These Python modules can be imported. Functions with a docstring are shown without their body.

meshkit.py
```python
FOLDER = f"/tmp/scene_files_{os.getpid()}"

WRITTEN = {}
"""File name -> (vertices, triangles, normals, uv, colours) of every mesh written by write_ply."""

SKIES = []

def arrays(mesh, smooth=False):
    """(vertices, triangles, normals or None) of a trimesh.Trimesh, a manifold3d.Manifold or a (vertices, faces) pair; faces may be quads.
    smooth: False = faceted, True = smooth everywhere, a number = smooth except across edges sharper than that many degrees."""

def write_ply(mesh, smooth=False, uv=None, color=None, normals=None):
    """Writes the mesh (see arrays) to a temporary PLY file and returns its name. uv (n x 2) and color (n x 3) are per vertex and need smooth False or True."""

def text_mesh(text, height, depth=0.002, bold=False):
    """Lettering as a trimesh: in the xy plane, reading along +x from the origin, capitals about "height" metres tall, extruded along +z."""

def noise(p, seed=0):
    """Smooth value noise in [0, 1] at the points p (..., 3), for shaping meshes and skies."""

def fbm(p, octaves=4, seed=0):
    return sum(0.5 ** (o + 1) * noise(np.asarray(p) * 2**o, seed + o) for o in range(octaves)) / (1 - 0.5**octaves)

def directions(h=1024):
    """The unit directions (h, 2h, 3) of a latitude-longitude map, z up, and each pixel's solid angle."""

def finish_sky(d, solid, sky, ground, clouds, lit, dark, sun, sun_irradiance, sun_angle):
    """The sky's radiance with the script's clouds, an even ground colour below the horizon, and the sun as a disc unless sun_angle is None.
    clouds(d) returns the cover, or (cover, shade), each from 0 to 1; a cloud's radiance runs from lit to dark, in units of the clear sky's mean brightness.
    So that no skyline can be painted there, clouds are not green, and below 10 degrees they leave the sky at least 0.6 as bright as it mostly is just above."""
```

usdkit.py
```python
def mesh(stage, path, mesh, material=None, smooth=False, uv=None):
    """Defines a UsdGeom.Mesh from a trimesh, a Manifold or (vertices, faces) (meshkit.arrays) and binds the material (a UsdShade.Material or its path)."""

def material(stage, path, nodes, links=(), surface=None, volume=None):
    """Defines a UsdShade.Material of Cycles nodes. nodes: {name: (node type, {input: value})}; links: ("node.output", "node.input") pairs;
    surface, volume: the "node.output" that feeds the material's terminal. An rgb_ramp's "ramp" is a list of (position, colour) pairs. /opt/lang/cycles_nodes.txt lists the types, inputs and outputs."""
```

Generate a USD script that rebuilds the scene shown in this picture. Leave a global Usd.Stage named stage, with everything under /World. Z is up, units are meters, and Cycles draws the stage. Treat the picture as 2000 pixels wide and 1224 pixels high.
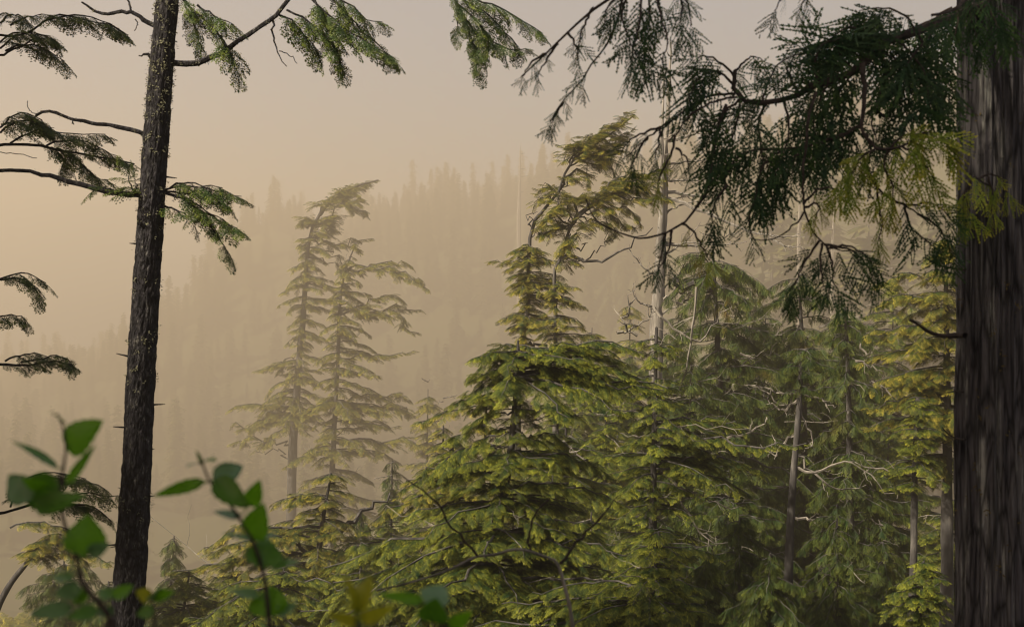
import math, random
import numpy as np, trimesh, usdkit, meshkit
from pxr import Usd, UsdGeom, UsdLux, UsdShade, Sdf, Gf, Vt
from scipy.spatial.transform import Rotation
from scipy.interpolate import CubicSpline, PchipInterpolator

stage = Usd.Stage.CreateInMemory()
UsdGeom.SetStageUpAxis(stage, 'Z')
UsdGeom.Xform.Define(stage, '/World')

# ------------------------------------------------------------------ camera, sky, sun, exposure
EYE = 1.6
TX = math.tan(math.radians(20.0))
camera = UsdGeom.Camera.Define(stage, '/World/camera')
camera.CreateHorizontalApertureAttr(36.0)
camera.CreateFocalLengthAttr(18.0 / TX)
camera.AddTranslateOp().Set((0, 0, EYE))
camera.AddRotateXOp().Set(90)
camera.CreateClippingRangeAttr((0.05, 5000.0))
camera.CreateFStopAttr(4.8)
camera.CreateFocusDistanceAttr(30.0)
camera.CreateExposureAttr(1.46)

EL, AZ = math.radians(42), math.radians(-124)          # sun: left of the view and a little behind the camera
SUN = np.array([math.sin(AZ) * math.cos(EL), math.cos(AZ) * math.cos(EL), math.sin(EL)])
sky_mat = usdkit.material(stage, '/World/Looks/sky_look', {
    "sky": ("sky_texture", {"sky_type": "single_scattering", "sun_disc": False, "sun_elevation": EL, "sun_rotation": AZ % (2 * math.pi)}),
    "co": ("texture_coordinate", {}),
    "n": ("noise_texture", {"scale": 1.6, "detail": 3.0, "roughness": 0.5}),
    "r": ("rgb_ramp", {"ramp": [(0.25, (0.66, 0.78, 1.08)), (0.75, (1.05, 1.2, 1.52))]}),
    "m": ("mix_color", {"fac": 0.85, "use_clamp": False}),
    "b": ("background_shader", {"strength": 0.1})},
    [("co.generated", "n.vector"), ("n.fac", "r.fac"), ("sky.color", "m.a"), ("r.color", "m.b"), ("m.result", "b.color")], surface="b.background")
dome = UsdLux.DomeLight.Define(stage, '/World/sky')
UsdShade.MaterialBindingAPI.Apply(dome.GetPrim()).Bind(sky_mat)
dome.GetPrim().SetCustomDataByKey('kind', 'structure')
sun = UsdLux.DistantLight.Define(stage, '/World/sun')
sun.CreateNormalizeAttr(True)
sun.CreateIntensityAttr(1.25)
sun.CreateAngleAttr(2.0)
sun.CreateColorAttr((1.0, 0.86, 0.62))
sun.AddOrientOp().Set(Gf.Quatf(Gf.Rotation(Gf.Vec3d(0, 0, 1), Gf.Vec3d(*SUN)).GetQuat()))
HAZE_DENSITY = 0.0025

# ------------------------------------------------------------------ helpers
K = TX / 1000.0
Z = np.array([0, 0, 1.0])
T = Sdf.ValueTypeNames


def P(px, py, D):
    """The point that the photograph (2000 pixels wide) shows at px, py, D metres into the view."""
    return np.array([(px - 1000) * K * D, D, EYE + (612 - py) * K * D])


def unit(v):
    v = np.asarray(v, float)
    return v / (np.linalg.norm(v, axis=-1, keepdims=True) + 1e-12)


used = {}


def numbered(path):
    n = used.get(path, 0)
    used[path] = n + 1
    return path if n == 0 else f'{path}_{n:03d}'


def tag(prim, label=None, cat=None, group=None, kind=None):
    for k, v in (('label', label), ('category', cat), ('group', group), ('kind', kind)):
        if v:
            prim.SetCustomDataByKey(k, v)


def thing(name, label, cat, loc, group=None):
    path = numbered('/World/' + name)
    x = UsdGeom.Xform.Define(stage, path)
    x.AddTranslateOp().Set(tuple(float(c) for c in loc))
    tag(x.GetPrim(), label, cat, group)
    return path, np.array(loc, float)


def part(parent, name, mesh, mat, org=(0, 0, 0), smooth=False, label=None, kind=None):
    path = numbered(parent + '/' + name)
    v, f = (mesh.vertices, mesh.faces) if isinstance(mesh, trimesh.Trimesh) else mesh
    m = usdkit.mesh(stage, path, (np.asarray(v) - org, f), mat, smooth=smooth)
    tag(m.GetPrim(), label, kind=kind)
    return path


def copy_of(src, name, label, cat, loc, rot, scale, group=None):
    path = numbered('/World/' + name)
    x = UsdGeom.Xform.Define(stage, path)
    x.GetPrim().GetReferences().AddInternalReference(src)
    x.GetPrim().SetInstanceable(True)
    x.ClearXformOpOrder()
    x.AddTranslateOp(opSuffix='at').Set(tuple(float(c) for c in loc))
    x.AddRotateZOp(opSuffix='at').Set(float(rot))
    x.AddScaleOp(opSuffix='at').Set((float(scale),) * 3 if np.ndim(scale) == 0 else tuple(map(float, scale)))
    tag(x.GetPrim(), label, cat, group)
    return path


def spline(pts, n):
    pts = np.asarray(pts, float)
    if len(pts) == 2:
        return pts[0] + (pts[1] - pts[0]) * np.linspace(0, 1, n)[:, None]
    d = np.concatenate([[0], np.cumsum(np.linalg.norm(np.diff(pts, axis=0), axis=1) + 1e-9)])
    return CubicSpline(d, pts, bc_type='natural')(np.linspace(0, d[-1], n))


def tube(p, r, sides=6, wob=0.0, seed=0):
    p = np.asarray(p, float)
    n = len(p)
    t = unit(np.gradient(p, axis=0))
    a = np.cross(t[0], [0.31, 0.2, 0.93] if abs(t[0][2]) < 0.8 else [1, 0.1, 0])
    A = np.zeros_like(p)
    for i in range(n):
        a = a - t[i] * (a @ t[i])
        a = a / (np.linalg.norm(a) + 1e-12)
        A[i] = a
    B = np.cross(t, A)
    ang = np.arange(sides) * 2 * np.pi / sides
    r = np.broadcast_to(r, (n,))
    ring = np.cos(ang)[None, :, None] * A[:, None] + np.sin(ang)[None, :, None] * B[:, None]
    R = np.broadcast_to(r[:, None], (n, sides)).copy()
    if wob:
        R *= 1 + wob * (meshkit.noise((p[:, None] + ring * r[:, None, None]) / (r.max() * 0.9), seed) - 0.5) * 2
    v = np.vstack([(p[:, None] + R[..., None] * ring).reshape(-1, 3), p[-1:] + t[-1:] * r[-1]])
    i, j = np.meshgrid(np.arange(n - 1), np.arange(sides), indexing='ij')
    i, j = i.ravel(), j.ravel()
    a0, a1, b0, b1 = i * sides + j, i * sides + (j + 1) % sides, (i + 1) * sides + j, (i + 1) * sides + (j + 1) % sides
    e = (n - 1) * sides + np.arange(sides)
    f = np.vstack([np.stack([a0, a1, b1], 1), np.stack([a0, b1, b0], 1), np.stack([e, np.roll(e, -1), np.full(sides, n * sides)], 1)])
    return v, f


def join(ms):
    at = np.cumsum([0] + [len(m[0]) for m in ms])
    return np.vstack([m[0] for m in ms]), np.vstack([np.asarray(m[1]) + a for m, a in zip(ms, at)])


# ------------------------------------------------------------------ materials
def leaf_look(name, dark, mid, tip, brown=(0.16, 0.09, 0.03), brown_at=0.66, trans=0.3, nscale=0.9, rough=0.6):
    return usdkit.material(stage, '/World/Looks/' + name, {
        "g": ("geometry", {}), "o": ("object_info", {}), "at": ("attribute", {"attribute": "tip"}),
        "n": ("noise_texture", {"scale": nscale, "detail": 2.0, "roughness": 0.55}),
        "n2": ("noise_texture", {"scale": nscale * 7, "detail": 2.0}),
        "mm": ("math", {"math_type": "multiply_add", "value2": 0.6, "value3": 0.2}),
        "ad": ("math", {"math_type": "multiply", "use_clamp": True}), "nn": ("map_range", {"from_min": 0.3, "from_max": 0.62, "to_min": 0.05, "to_max": 1.2}),
        "c1": ("mix_color", {"a": dark, "b": mid}), "c2": ("mix_color", {"b": tip}),
        "br": ("map_range", {"from_min": brown_at, "from_max": brown_at + 0.12, "to_max": 0.75, "clamp": True}),
        "c3": ("mix_color", {"b": brown}),
        "hv": ("map_range", {"to_min": 0.7, "to_max": 1.3}),
        "hs": ("hsv", {}),
        "p": ("principled_bsdf", {"roughness": rough, "specular_ior_level": 0.25}),
        "t": ("translucent_bsdf", {}), "mx": ("mix_closure", {"fac": trans})},
        [("g.position", "n.vector"), ("g.position", "n2.vector"), ("n.fac", "mm.value1"), ("g.random_per_island", "c1.fac"),
         ("at.fac", "ad.value1"), ("n2.fac", "nn.value"), ("nn.result", "ad.value2"), ("c1.result", "c2.a"), ("ad.value", "c2.fac"), ("n.fac", "br.value"),
         ("br.result", "c3.fac"), ("c2.result", "c3.a"), ("o.random", "hv.value"), ("hv.result", "hs.value"), ("c3.result", "hs.color"),
         ("hs.color", "p.base_color"), ("hs.color", "t.color"), ("p.BSDF", "mx.closure1"), ("t.BSDF", "mx.closure2")], surface="mx.closure")


def bark_look(name, stops, scale, stretch=(1, 1, 0.25), bump=0.4, rough=0.9, detail=5.0, cracks=0.0, crack_dark=0.2):
    extra, links = ({}, []) if not cracks else ({
        "nw": ("noise_texture", {"scale": scale * 0.6, "detail": 2.0}), "wv": ("mix_vector", {"fac": 0.08}),
        "v": ("voronoi_texture", {"feature": "distance_to_edge", "scale": cracks}),
        "cr": ("map_range", {"from_min": 0.0, "from_max": 0.16, "to_min": crack_dark, "to_max": 1.0, "clamp": True}),
        "mu": ("mix_color", {"blend_type": "multiply", "fac": 1.0})}, [
        ("mp.vector", "nw.vector"), ("mp.vector", "wv.a"), ("nw.color", "wv.b"), ("wv.result", "v.vector"), ("v.distance", "cr.value"), ("r.color", "mu.a"), ("cr.result", "mu.b")])
    return usdkit.material(stage, '/World/Looks/' + name, {
        "co": ("geometry", {}), "mp": ("mapping", {"scale": stretch}),
        "n": ("noise_texture", {"scale": scale, "detail": detail, "roughness": 0.62}),
        "r": ("rgb_ramp", {"ramp": stops}),
        "n2": ("noise_texture", {"scale": scale * 3.1, "detail": 3.0}),
        "b": ("bump", {"strength": bump, "distance": 0.02}),
        "p": ("principled_bsdf", {"roughness": rough, "specular_ior_level": 0.2}), **extra},
        [("co.position", "mp.vector"), ("mp.vector", "n.vector"), ("mp.vector", "n2.vector"), ("n.fac", "r.fac"), ("mu.result" if cracks else "r.color", "p.base_color"),
         ("n2.fac", "b.height"), ("b.normal", "p.normal")] + links, surface="p.BSDF")


L_HEM = leaf_look('hemlock_leaf', (0.010, 0.038, 0.007), (0.038, 0.098, 0.011), (0.40, 0.33, 0.045), brown_at=0.84)
L_HEMG = leaf_look('green_hemlock_leaf', (0.007, 0.030, 0.006), (0.025, 0.080, 0.012), (0.30, 0.31, 0.03), brown_at=0.82)
L_HEMF = leaf_look('hemlock_leaf_fine', (0.016, 0.042, 0.010), (0.04, 0.085, 0.014), (0.13, 0.16, 0.02), brown_at=0.8, nscale=2.0)
L_CED = leaf_look('cedar_leaf', (0.010, 0.034, 0.008), (0.030, 0.078, 0.014), (0.16, 0.18, 0.025), brown=(0.17, 0.10, 0.025), brown_at=0.65, nscale=0.7)
L_CEDN = leaf_look('cedar_leaf_near', (0.016, 0.05, 0.02), (0.035, 0.085, 0.026), (0.07, 0.13, 0.025), brown_at=0.85, nscale=2.5)
L_CEDY = leaf_look('cedar_leaf_yellow', (0.14, 0.22, 0.02), (0.30, 0.36, 0.03), (0.46, 0.42, 0.05), brown=(0.3, 0.17, 0.05), brown_at=0.6, nscale=3.0)
L_FAR = leaf_look('far_leaf', (0.025, 0.04, 0.012), (0.06, 0.075, 0.02), (0.15, 0.13, 0.035), brown_at=0.72, nscale=0.15)
B_LEFT = bark_look('grey_bark', [(0.30, (0.010, 0.009, 0.014)), (0.50, (0.026, 0.024, 0.031)), (0.62, (0.055, 0.053, 0.058)), (0.70, (0.20, 0.19, 0.18))], 34, (1, 1, 0.35), 0.8, cracks=34.0)
B_RIGHT = bark_look('fibrous_bark', [(0.34, (0.05, 0.046, 0.056)), (0.50, (0.105, 0.098, 0.112)), (0.60, (0.16, 0.155, 0.165)), (0.66, (0.38, 0.38, 0.38))], 15, (1, 1, 0.12), 0.9, detail=7.0, cracks=22.0, crack_dark=0.25)
B_MID = bark_look('weathered_bark', [(0.3, (0.018, 0.017, 0.019)), (0.55, (0.055, 0.052, 0.054)), (0.75, (0.15, 0.14, 0.135))], 6, (1, 1, 0.3), 0.5)
B_DEAD = bark_look('silvered_wood', [(0.3, (0.07, 0.063, 0.06)), (0.55, (0.18, 0.165, 0.15)), (0.8, (0.33, 0.30, 0.28))], 8, (1, 1, 0.2), 0.3)
B_SNAG = bark_look('snag_wood', [(0.3, (0.06, 0.055, 0.055)), (0.55, (0.17, 0.158, 0.15)), (0.78, (0.32, 0.295, 0.28))], 9, (1, 1, 0.12), 0.6)
B_TWIG = bark_look('twig_bark', [(0.3, (0.022, 0.017, 0.017)), (0.7, (0.07, 0.055, 0.05))], 30, (1, 1, 1), 0.3)
LICHEN = bark_look('lichen', [(0.3, (0.10, 0.098, 0.06)), (0.7, (0.20, 0.195, 0.135))], 40, (1, 1, 1), 0.0)
MOSS = bark_look('brown_moss', [(0.3, (0.07, 0.05, 0.02)), (0.7, (0.17, 0.13, 0.05))], 40, (1, 1, 1), 0.0)
FLOOR = bark_look('forest_floor', [(0.3, (0.018, 0.022, 0.009)), (0.55, (0.035, 0.04, 0.014)), (0.75, (0.06, 0.05, 0.022))], 1.2, (1, 1, 1), 0.6)


def broadleaf_look(name, a, b, trans=0.4):
    return usdkit.material(stage, '/World/Looks/' + name, {
        "g": ("geometry", {}), "n": ("noise_texture", {"scale": 40.0, "detail": 3.0}), "c": ("mix_color", {"a": a, "b": b}),
        "p": ("principled_bsdf", {"roughness": 0.38, "specular_ior_level": 0.5}), "t": ("translucent_bsdf", {}), "mx": ("mix_closure", {"fac": trans})},
        [("g.position", "n.vector"), ("n.fac", "c.fac"), ("c.result", "p.base_color"), ("c.result", "t.color"), ("p.BSDF", "mx.closure1"), ("t.BSDF", "mx.closure2")], surface="mx.closure")


BL = {'g': broadleaf_look('green_leaf', (0.10, 0.27, 0.006), (0.15, 0.36, 0.012), 0.5), 'd': broadleaf_look('deep_green_leaf', (0.055, 0.16, 0.008), (0.085, 0.22, 0.014), 0.35),
      'p': broadleaf_look('pale_leaf', (0.10, 0.21, 0.085), (0.14, 0.26, 0.11), 0.3), 'y': broadleaf_look('yellow_leaf', (0.26, 0.3, 0.014), (0.4, 0.38, 0.02), 0.5)}


# ------------------------------------------------------------------ terrain
def ground(x, y):
    x, y = np.asarray(x, float), np.asarray(y, float)
    base = np.interp(y, [-700, -60, 0, 6, 10, 16, 24, 34, 48, 70, 110, 150, 220, 320, 800], [6, 4, 0, -0.5, -1.1, -3.2, -6.2, -8.6, -12, -16.5, -24, -33, -50, -64, -64])
    amp = np.interp(x, [-370, -250, -200, -148, -44, 80, 230], [10, 28, 50, 104, 122, 128, 128])
    s = np.clip((y + 2.2 * np.maximum(x, 0) + 0.2 * np.minimum(x, 0) - 520) / 260, 0, 1)
    rise = amp * s * s * (3 - 2 * s)
    q = np.stack([x, y, 0 * x], -1)
    bump = (meshkit.fbm(q / 9.0, 3, 5) - 0.5) * np.clip(np.abs(y) / 25, 0.15, 1.6) + (meshkit.fbm(q / 70.0, 3, 8) - 0.5) * np.clip((y - 200) / 150, 0, 1) * 34
    return base + rise + bump


gx = np.concatenate([np.linspace(-1060, -240, 22), np.linspace(-230, -64, 50), np.linspace(-62, 62, 100), np.linspace(64, 230, 50), np.linspace(240, 1060, 22)])
gy = np.concatenate([np.linspace(-1060, -40, 28), np.linspace(-35, 130, 120), np.linspace(133, 900, 160), np.linspace(915, 1060, 8)])
GX, GY = np.meshgrid(gx, gy)
gv = np.stack([GX, GY, ground(GX, GY)], -1).reshape(-1, 3)
ii, jj = np.meshgrid(np.arange(len(gy) - 1), np.arange(len(gx) - 1), indexing='ij')
c0 = (ii * len(gx) + jj).ravel()
gf = np.vstack([np.stack([c0, c0 + 1, c0 + len(gx) + 1], 1), np.stack([c0, c0 + len(gx) + 1, c0 + len(gx)], 1)])
g = usdkit.mesh(stage, '/World/ground', (gv, gf), FLOOR, smooth=True)
tag(g.GetPrim(), kind='structure')

HAZE_TOP, HAZE_LOW = 92.0, gv[:, 2].min() - 1.2
hz = trimesh.creation.box([2140, 2140, HAZE_TOP - HAZE_LOW])
hz.apply_translation([0, 0, (HAZE_TOP + HAZE_LOW) / 2])
HAZE = usdkit.material(stage, '/World/Looks/haze_air', {"v": ("principled_volume", {"color": (0.98, 0.80, 0.59), "density": HAZE_DENSITY, "anisotropy": 0.35})}, [], volume="v.volume")
h = usdkit.mesh(stage, '/World/haze', hz, HAZE)
tag(h.GetPrim(), kind='stuff')


# ------------------------------------------------------------------ foliage sprays (drawn once, repeated along the boughs)
class Ribbons:
    def __init__(self):
        self.v, self.f, self.t = [], [], []

    def leaf(self, p, d, w, l, up, tip, fold=0.25):
        """A small pointed blade."""
        d = unit(d)
        s = unit(np.cross(up, d))
        n = len(self.v)
        m = p + d * l * 0.45 - np.asarray(up) * w * fold
        self.v += [p, m + s * w / 2 + np.asarray(up) * w * fold, p + d * l, m - s * w / 2 + np.asarray(up) * w * fold]
        self.f += [(n, n + 1, n + 2), (n, n + 2, n + 3)]
        self.t += [tip[0], 0.5 * (tip[0] + tip[1]), tip[1], 0.5 * (tip[0] + tip[1])]

    def stem(self, p, q, r):
        d = unit(q - p)
        a = unit(np.cross(d, [0.1, 0.3, 1.0])) * r
        b = np.cross(d, a)
        n = len(self.v)
        self.v += [p + a, p - a * 0.5 + b * 0.87, p - a * 0.5 - b * 0.87, q]
        self.f += [(n, n + 1, n + 3), (n + 1, n + 2, n + 3), (n + 2, n, n + 3)]
        self.t += [0.0] * 4

    def out(self):
        return np.array(self.v), np.array(self.f), np.array(self.t)


def hemlock_spray(seed, nt=10, nl=5, blade=0.10, width=0.034, droop=0.2):
    """One unit long, along +x, lying flat, drooping at the tip; side twigs carry short blades."""
    rng, R = random.Random(seed), Ribbons()
    axis = lambda t: np.array([t, 0.04 * math.sin(4 * t + seed), -droop * t * t])
    for i in range(5):
        R.stem(axis(i / 5), axis((i + 1) / 5), 0.009 * (1 - i / 6))
    for i in range(nt):
        for s in (-1, 1):
            t = (i + 0.35 + 0.3 * (s > 0) + rng.uniform(-0.15, 0.15)) / nt
            p = axis(t)
            a = math.radians(rng.uniform(42, 62))
            l = (0.46 * (1 - t) ** 0.75 + 0.07) * min(1, 0.45 + 2.5 * t) * rng.uniform(0.75, 1.15)
            d = unit([math.cos(a), s * math.sin(a), -0.12 - 0.3 * rng.random()])
            k = max(2, int(round(nl * l / 0.3)))
            for j in range(k):
                u = (j + 0.4) / k
                q = p + d * l * u + np.array([0, 0, -0.35 * l * u * u])
                for s2 in (-1, 1):
                    b = math.radians(rng.uniform(30, 60))
                    d2 = unit(d * math.cos(b) + s2 * unit(np.cross(Z, d)) * math.sin(b) + np.array([0, 0, -0.35 * u + rng.uniform(-0.2, 0.15)]))
                    R.leaf(q, d2, width * rng.uniform(0.8, 1.3), blade * (1 - 0.45 * u) * rng.uniform(0.8, 1.2), unit(Z + np.array([rng.uniform(-.5, .5), rng.uniform(-.5, .5), 0])), (0.35 * u + 0.3 * t, 0.55 * u + 0.45 * t))
            R.leaf(p + d * l * 0.8, d + np.array([0, 0, -0.5]), width, blade, Z, (0.7, 1.0))
            R.stem(p, p + d * l * 0.9 + np.array([0, 0, -0.3 * l]), 0.005)
    R.leaf(axis(0.93), np.array([1, 0, -0.6]), width * 1.2, blade, Z, (0.8, 1.0))
    return R.out()


def cedar_spray(seed, nt=11, nl=5, width=0.020, curl=0.12, sub=0.06):
    """A flat fern-like fan, one unit long along +x."""
    rng, R = random.Random(seed), Ribbons()
    axis = lambda t: np.array([t, curl * math.sin(2.5 * t + seed) * t, -0.10 * t * t])
    for i in range(6):
        R.stem(axis(i / 6), axis((i + 1) / 6), 0.008 * (1 - i / 7))
    for i in range(nt):
        for s in (-1, 1):
            if rng.random() < 0.13:
                continue
            t = (i + 0.3 + 0.4 * (s > 0) + rng.uniform(-0.12, 0.12)) / nt
            p = axis(t)
            a = math.radians(rng.uniform(26, 46))
            l = (0.62 * (1 - t) ** 0.8 + 0.06) * min(1, 0.35 + 2.2 * t) * rng.uniform(0.4, 1.15)
            d = unit([math.cos(a), s * math.sin(a), rng.uniform(-0.3, 0.2)])
            bend = np.array([0.35 * l, 0, -0.10 * l])
            k = max(2, int(round(nl * l / 0.3)))
            prev = p
            for j in range(k):
                u = (j + 0.6) / k
                q = p + d * l * u + bend * u * u
                R.leaf(prev, q - prev, width * (1 - 0.3 * u), np.linalg.norm(q - prev) * 1.25, Z, (0.3 * u, 0.4 * u + 0.2 * t))
                for s2 in (-1, 1):
                    b = math.radians(rng.uniform(30, 48))
                    d2 = unit(d * math.cos(b) + s2 * unit(np.cross(Z, d)) * math.sin(b) + np.array([0.25, 0, rng.uniform(-.15, .1)]))
                    R.leaf(q, d2, width * 0.95, sub * (1 - 0.3 * u) * rng.uniform(0.4, 1.3), Z, (0.4 * u + 0.2 * t, 0.6 * u + 0.4 * t))
                prev = q
            R.leaf(prev, d + bend * 2, width, 0.08, Z, (0.6, 1.0))
    return R.out()


PROTO = {}
uc = UsdGeom.PointInstancer.Define(stage, '/World/undergrowth')
tag(uc.GetPrim(), 'low tangled green undergrowth covering the slope under the trees', 'undergrowth', kind='stuff')


def proto(name, data, mat):
    path = '/World/undergrowth/' + name
    v, f, t = data
    m = usdkit.mesh(stage, path, (v, f), mat)
    UsdGeom.PrimvarsAPI(m).CreatePrimvar('tip', T.FloatArray, 'vertex').Set(Vt.FloatArray.FromNumpy(t.astype(np.float32)))
    PROTO[name] = path


for k in range(3):
    proto(f'spray_{k:03d}', hemlock_spray(k + 1), L_HEM)
    proto(f'green_spray_{k:03d}', hemlock_spray(k + 5), L_HEMG)
    proto(f'fine_spray_{k:03d}', hemlock_spray(k + 11, 9, 4, 0.12, 0.042, 0.16), L_HEMF)
    proto(f'cedar_fan_{k:03d}', cedar_spray(k + 21, 8, 4, 0.028, .2, .10), L_CED)
    proto(f'fine_cedar_fan_{k:03d}', cedar_spray(k + 31, 8, 5, 0.038, .15, .065), L_CEDN)
for k in range(2):
    proto(f'yellow_cedar_fan_{k:03d}', cedar_spray(k + 41, 8, 5, 0.038, .15, .065), L_CEDY)
KINDS = {'hemg': [f'green_spray_{k:03d}' for k in range(3)], 'hem': [f'spray_{k:03d}' for k in range(3)], 'hemf': [f'fine_spray_{k:03d}' for k in range(3)], 'ced': [f'cedar_fan_{k:03d}' for k in range(3)],
         'cedn': [f'fine_cedar_fan_{k:03d}' for k in range(3)], 'cedy': [f'yellow_cedar_fan_{k:03d}' for k in range(2)]}


def instancer(pi, inst, kind, org, seed):
    """inst: rows of (position, direction, normal, size)."""
    pos, xd, up, sc = (np.array([i[k] for i in inst], float) for k in range(4))
    x = unit(xd)
    zz = up - x * (x * up).sum(1, keepdims=True)
    zz = unit(zz)
    y = np.cross(zz, x)
    q = Rotation.from_matrix(np.stack([x, y, zz], -1)).as_quat()
    rng = np.random.default_rng(seed)
    names = KINDS[kind]
    pi.CreatePrototypesRel().SetTargets([PROTO[n] for n in names])
    pi.CreateProtoIndicesAttr(Vt.IntArray.FromNumpy(rng.integers(0, len(names), len(pos)).astype(np.int32)))
    pi.CreatePositionsAttr(Vt.Vec3fArray.FromNumpy((pos - org).astype(np.float32)))
    pi.CreateOrientationsAttr(Vt.QuathArray.FromNumpy(q.astype(np.float16)))
    pi.CreateScalesAttr(Vt.Vec3fArray.FromNumpy(np.repeat(sc[:, None], 3, 1).astype(np.float32)))
    return len(pos)


NSPRAY = [0]


def foliage(parent, name, inst, kind, org, seed):
    if not inst:
        return
    path = numbered(parent + '/' + name)
    pi = UsdGeom.PointInstancer.Define(stage, path)
    NSPRAY[0] += instancer(pi, inst, kind, org, seed)
    pi.GetPrim().SetCustomDataByKey('kind', 'stuff')


def hemlock_foliage(p, S, rng, t0=0.12, wide=0.36, dens=1.0, droop=0.18):
    """Sprays in flat drooping plates on both sides of a bough."""
    out = []
    seg = np.linalg.norm(np.diff(p, axis=0), axis=1)
    d = np.concatenate([[0], np.cumsum(seg)])
    L = d[-1]
    at = lambda t: np.array([np.interp(t * L, d, p[:, k]) for k in range(3)])
    N = max(3, int(dens * L / (0.34 * S)))
    for i in range(N):
        t = (i + 0.5 + rng.uniform(-.25, .25)) / N
        if t < t0:
            continue
        q = at(t)
        tn = unit(at(min(1, t + 0.05)) - at(max(0, t - 0.05)))
        pr = unit(np.cross(Z, tn))
        for s in (-1, 1):
            if rng.random() < 0.1:
                continue
            a = math.radians(rng.uniform(38, 68))
            l2 = max(0.35 * S, wide * L * (1 - t) ** 0.7 * min(1, 0.3 + 2.4 * (t - t0)) * rng.uniform(0.6, 1.15))
            d2 = unit(tn * math.cos(a) + s * pr * math.sin(a) + Z * rng.uniform(-0.25, 0.05))
            n2 = max(1, int(round(l2 / (0.5 * S))))
            for j in range(n2):
                u = (j + 0.1) / n2
                b = (1 if j % 2 else -1) * math.radians(rng.uniform(5, 35)) if n2 > 1 else 0
                r = q + d2 * l2 * u - Z * droop * l2 * u * u
                d3 = unit(d2 * math.cos(b) + unit(np.cross(Z, d2)) * math.sin(b) - Z * (droop * (0.4 + u) + rng.uniform(-.05, 0.18)))
                up = unit(Z + np.array([rng.gauss(0, .25), rng.gauss(0, .25), 0]))
                out.append((r, d3, up, S * rng.uniform(0.5, 1.2) * (1 - 0.2 * t)))
    tn = unit(p[-1] - p[-3])
    out.append((at(0.93), unit(tn - Z * 0.15), Z, S * rng.uniform(0.6, 0.9)))
    return out


def cedar_foliage(p, S, rng, t0=0.1, dens=1.0, hang=0.9):
    out = []
    seg = np.linalg.norm(np.diff(p, axis=0), axis=1)
    d = np.concatenate([[0], np.cumsum(seg)])
    L = d[-1]
    at = lambda t: np.array([np.interp(t * L, d, p[:, k]) for k in range(3)])
    N = max(3, int(dens * L / (0.085 * S)))
    for i in range(N):
        t = (i + rng.random()) / N
        if t < t0:
            continue
        q = at(t)
        tn = unit(at(min(1, t + 0.05)) - at(max(0, t - 0.05)))
        pr = unit(np.cross(Z, tn))
        s = 1 if i % 2 else -1
        dr = unit(tn * rng.uniform(0.1, 0.7) + s * pr * rng.uniform(0.05, 0.8) - Z * hang * rng.uniform(0.4, 1.3))
        az = rng.uniform(0, 2 * math.pi)
        out.append((q, dr, np.array([math.cos(az), math.sin(az), 0.5]), S * rng.uniform(0.55, 1.15)))
    out.append((p[-1], unit(p[-1] - p[-3] - Z * 0.1), Z, S * 0.8))
    return out


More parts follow.
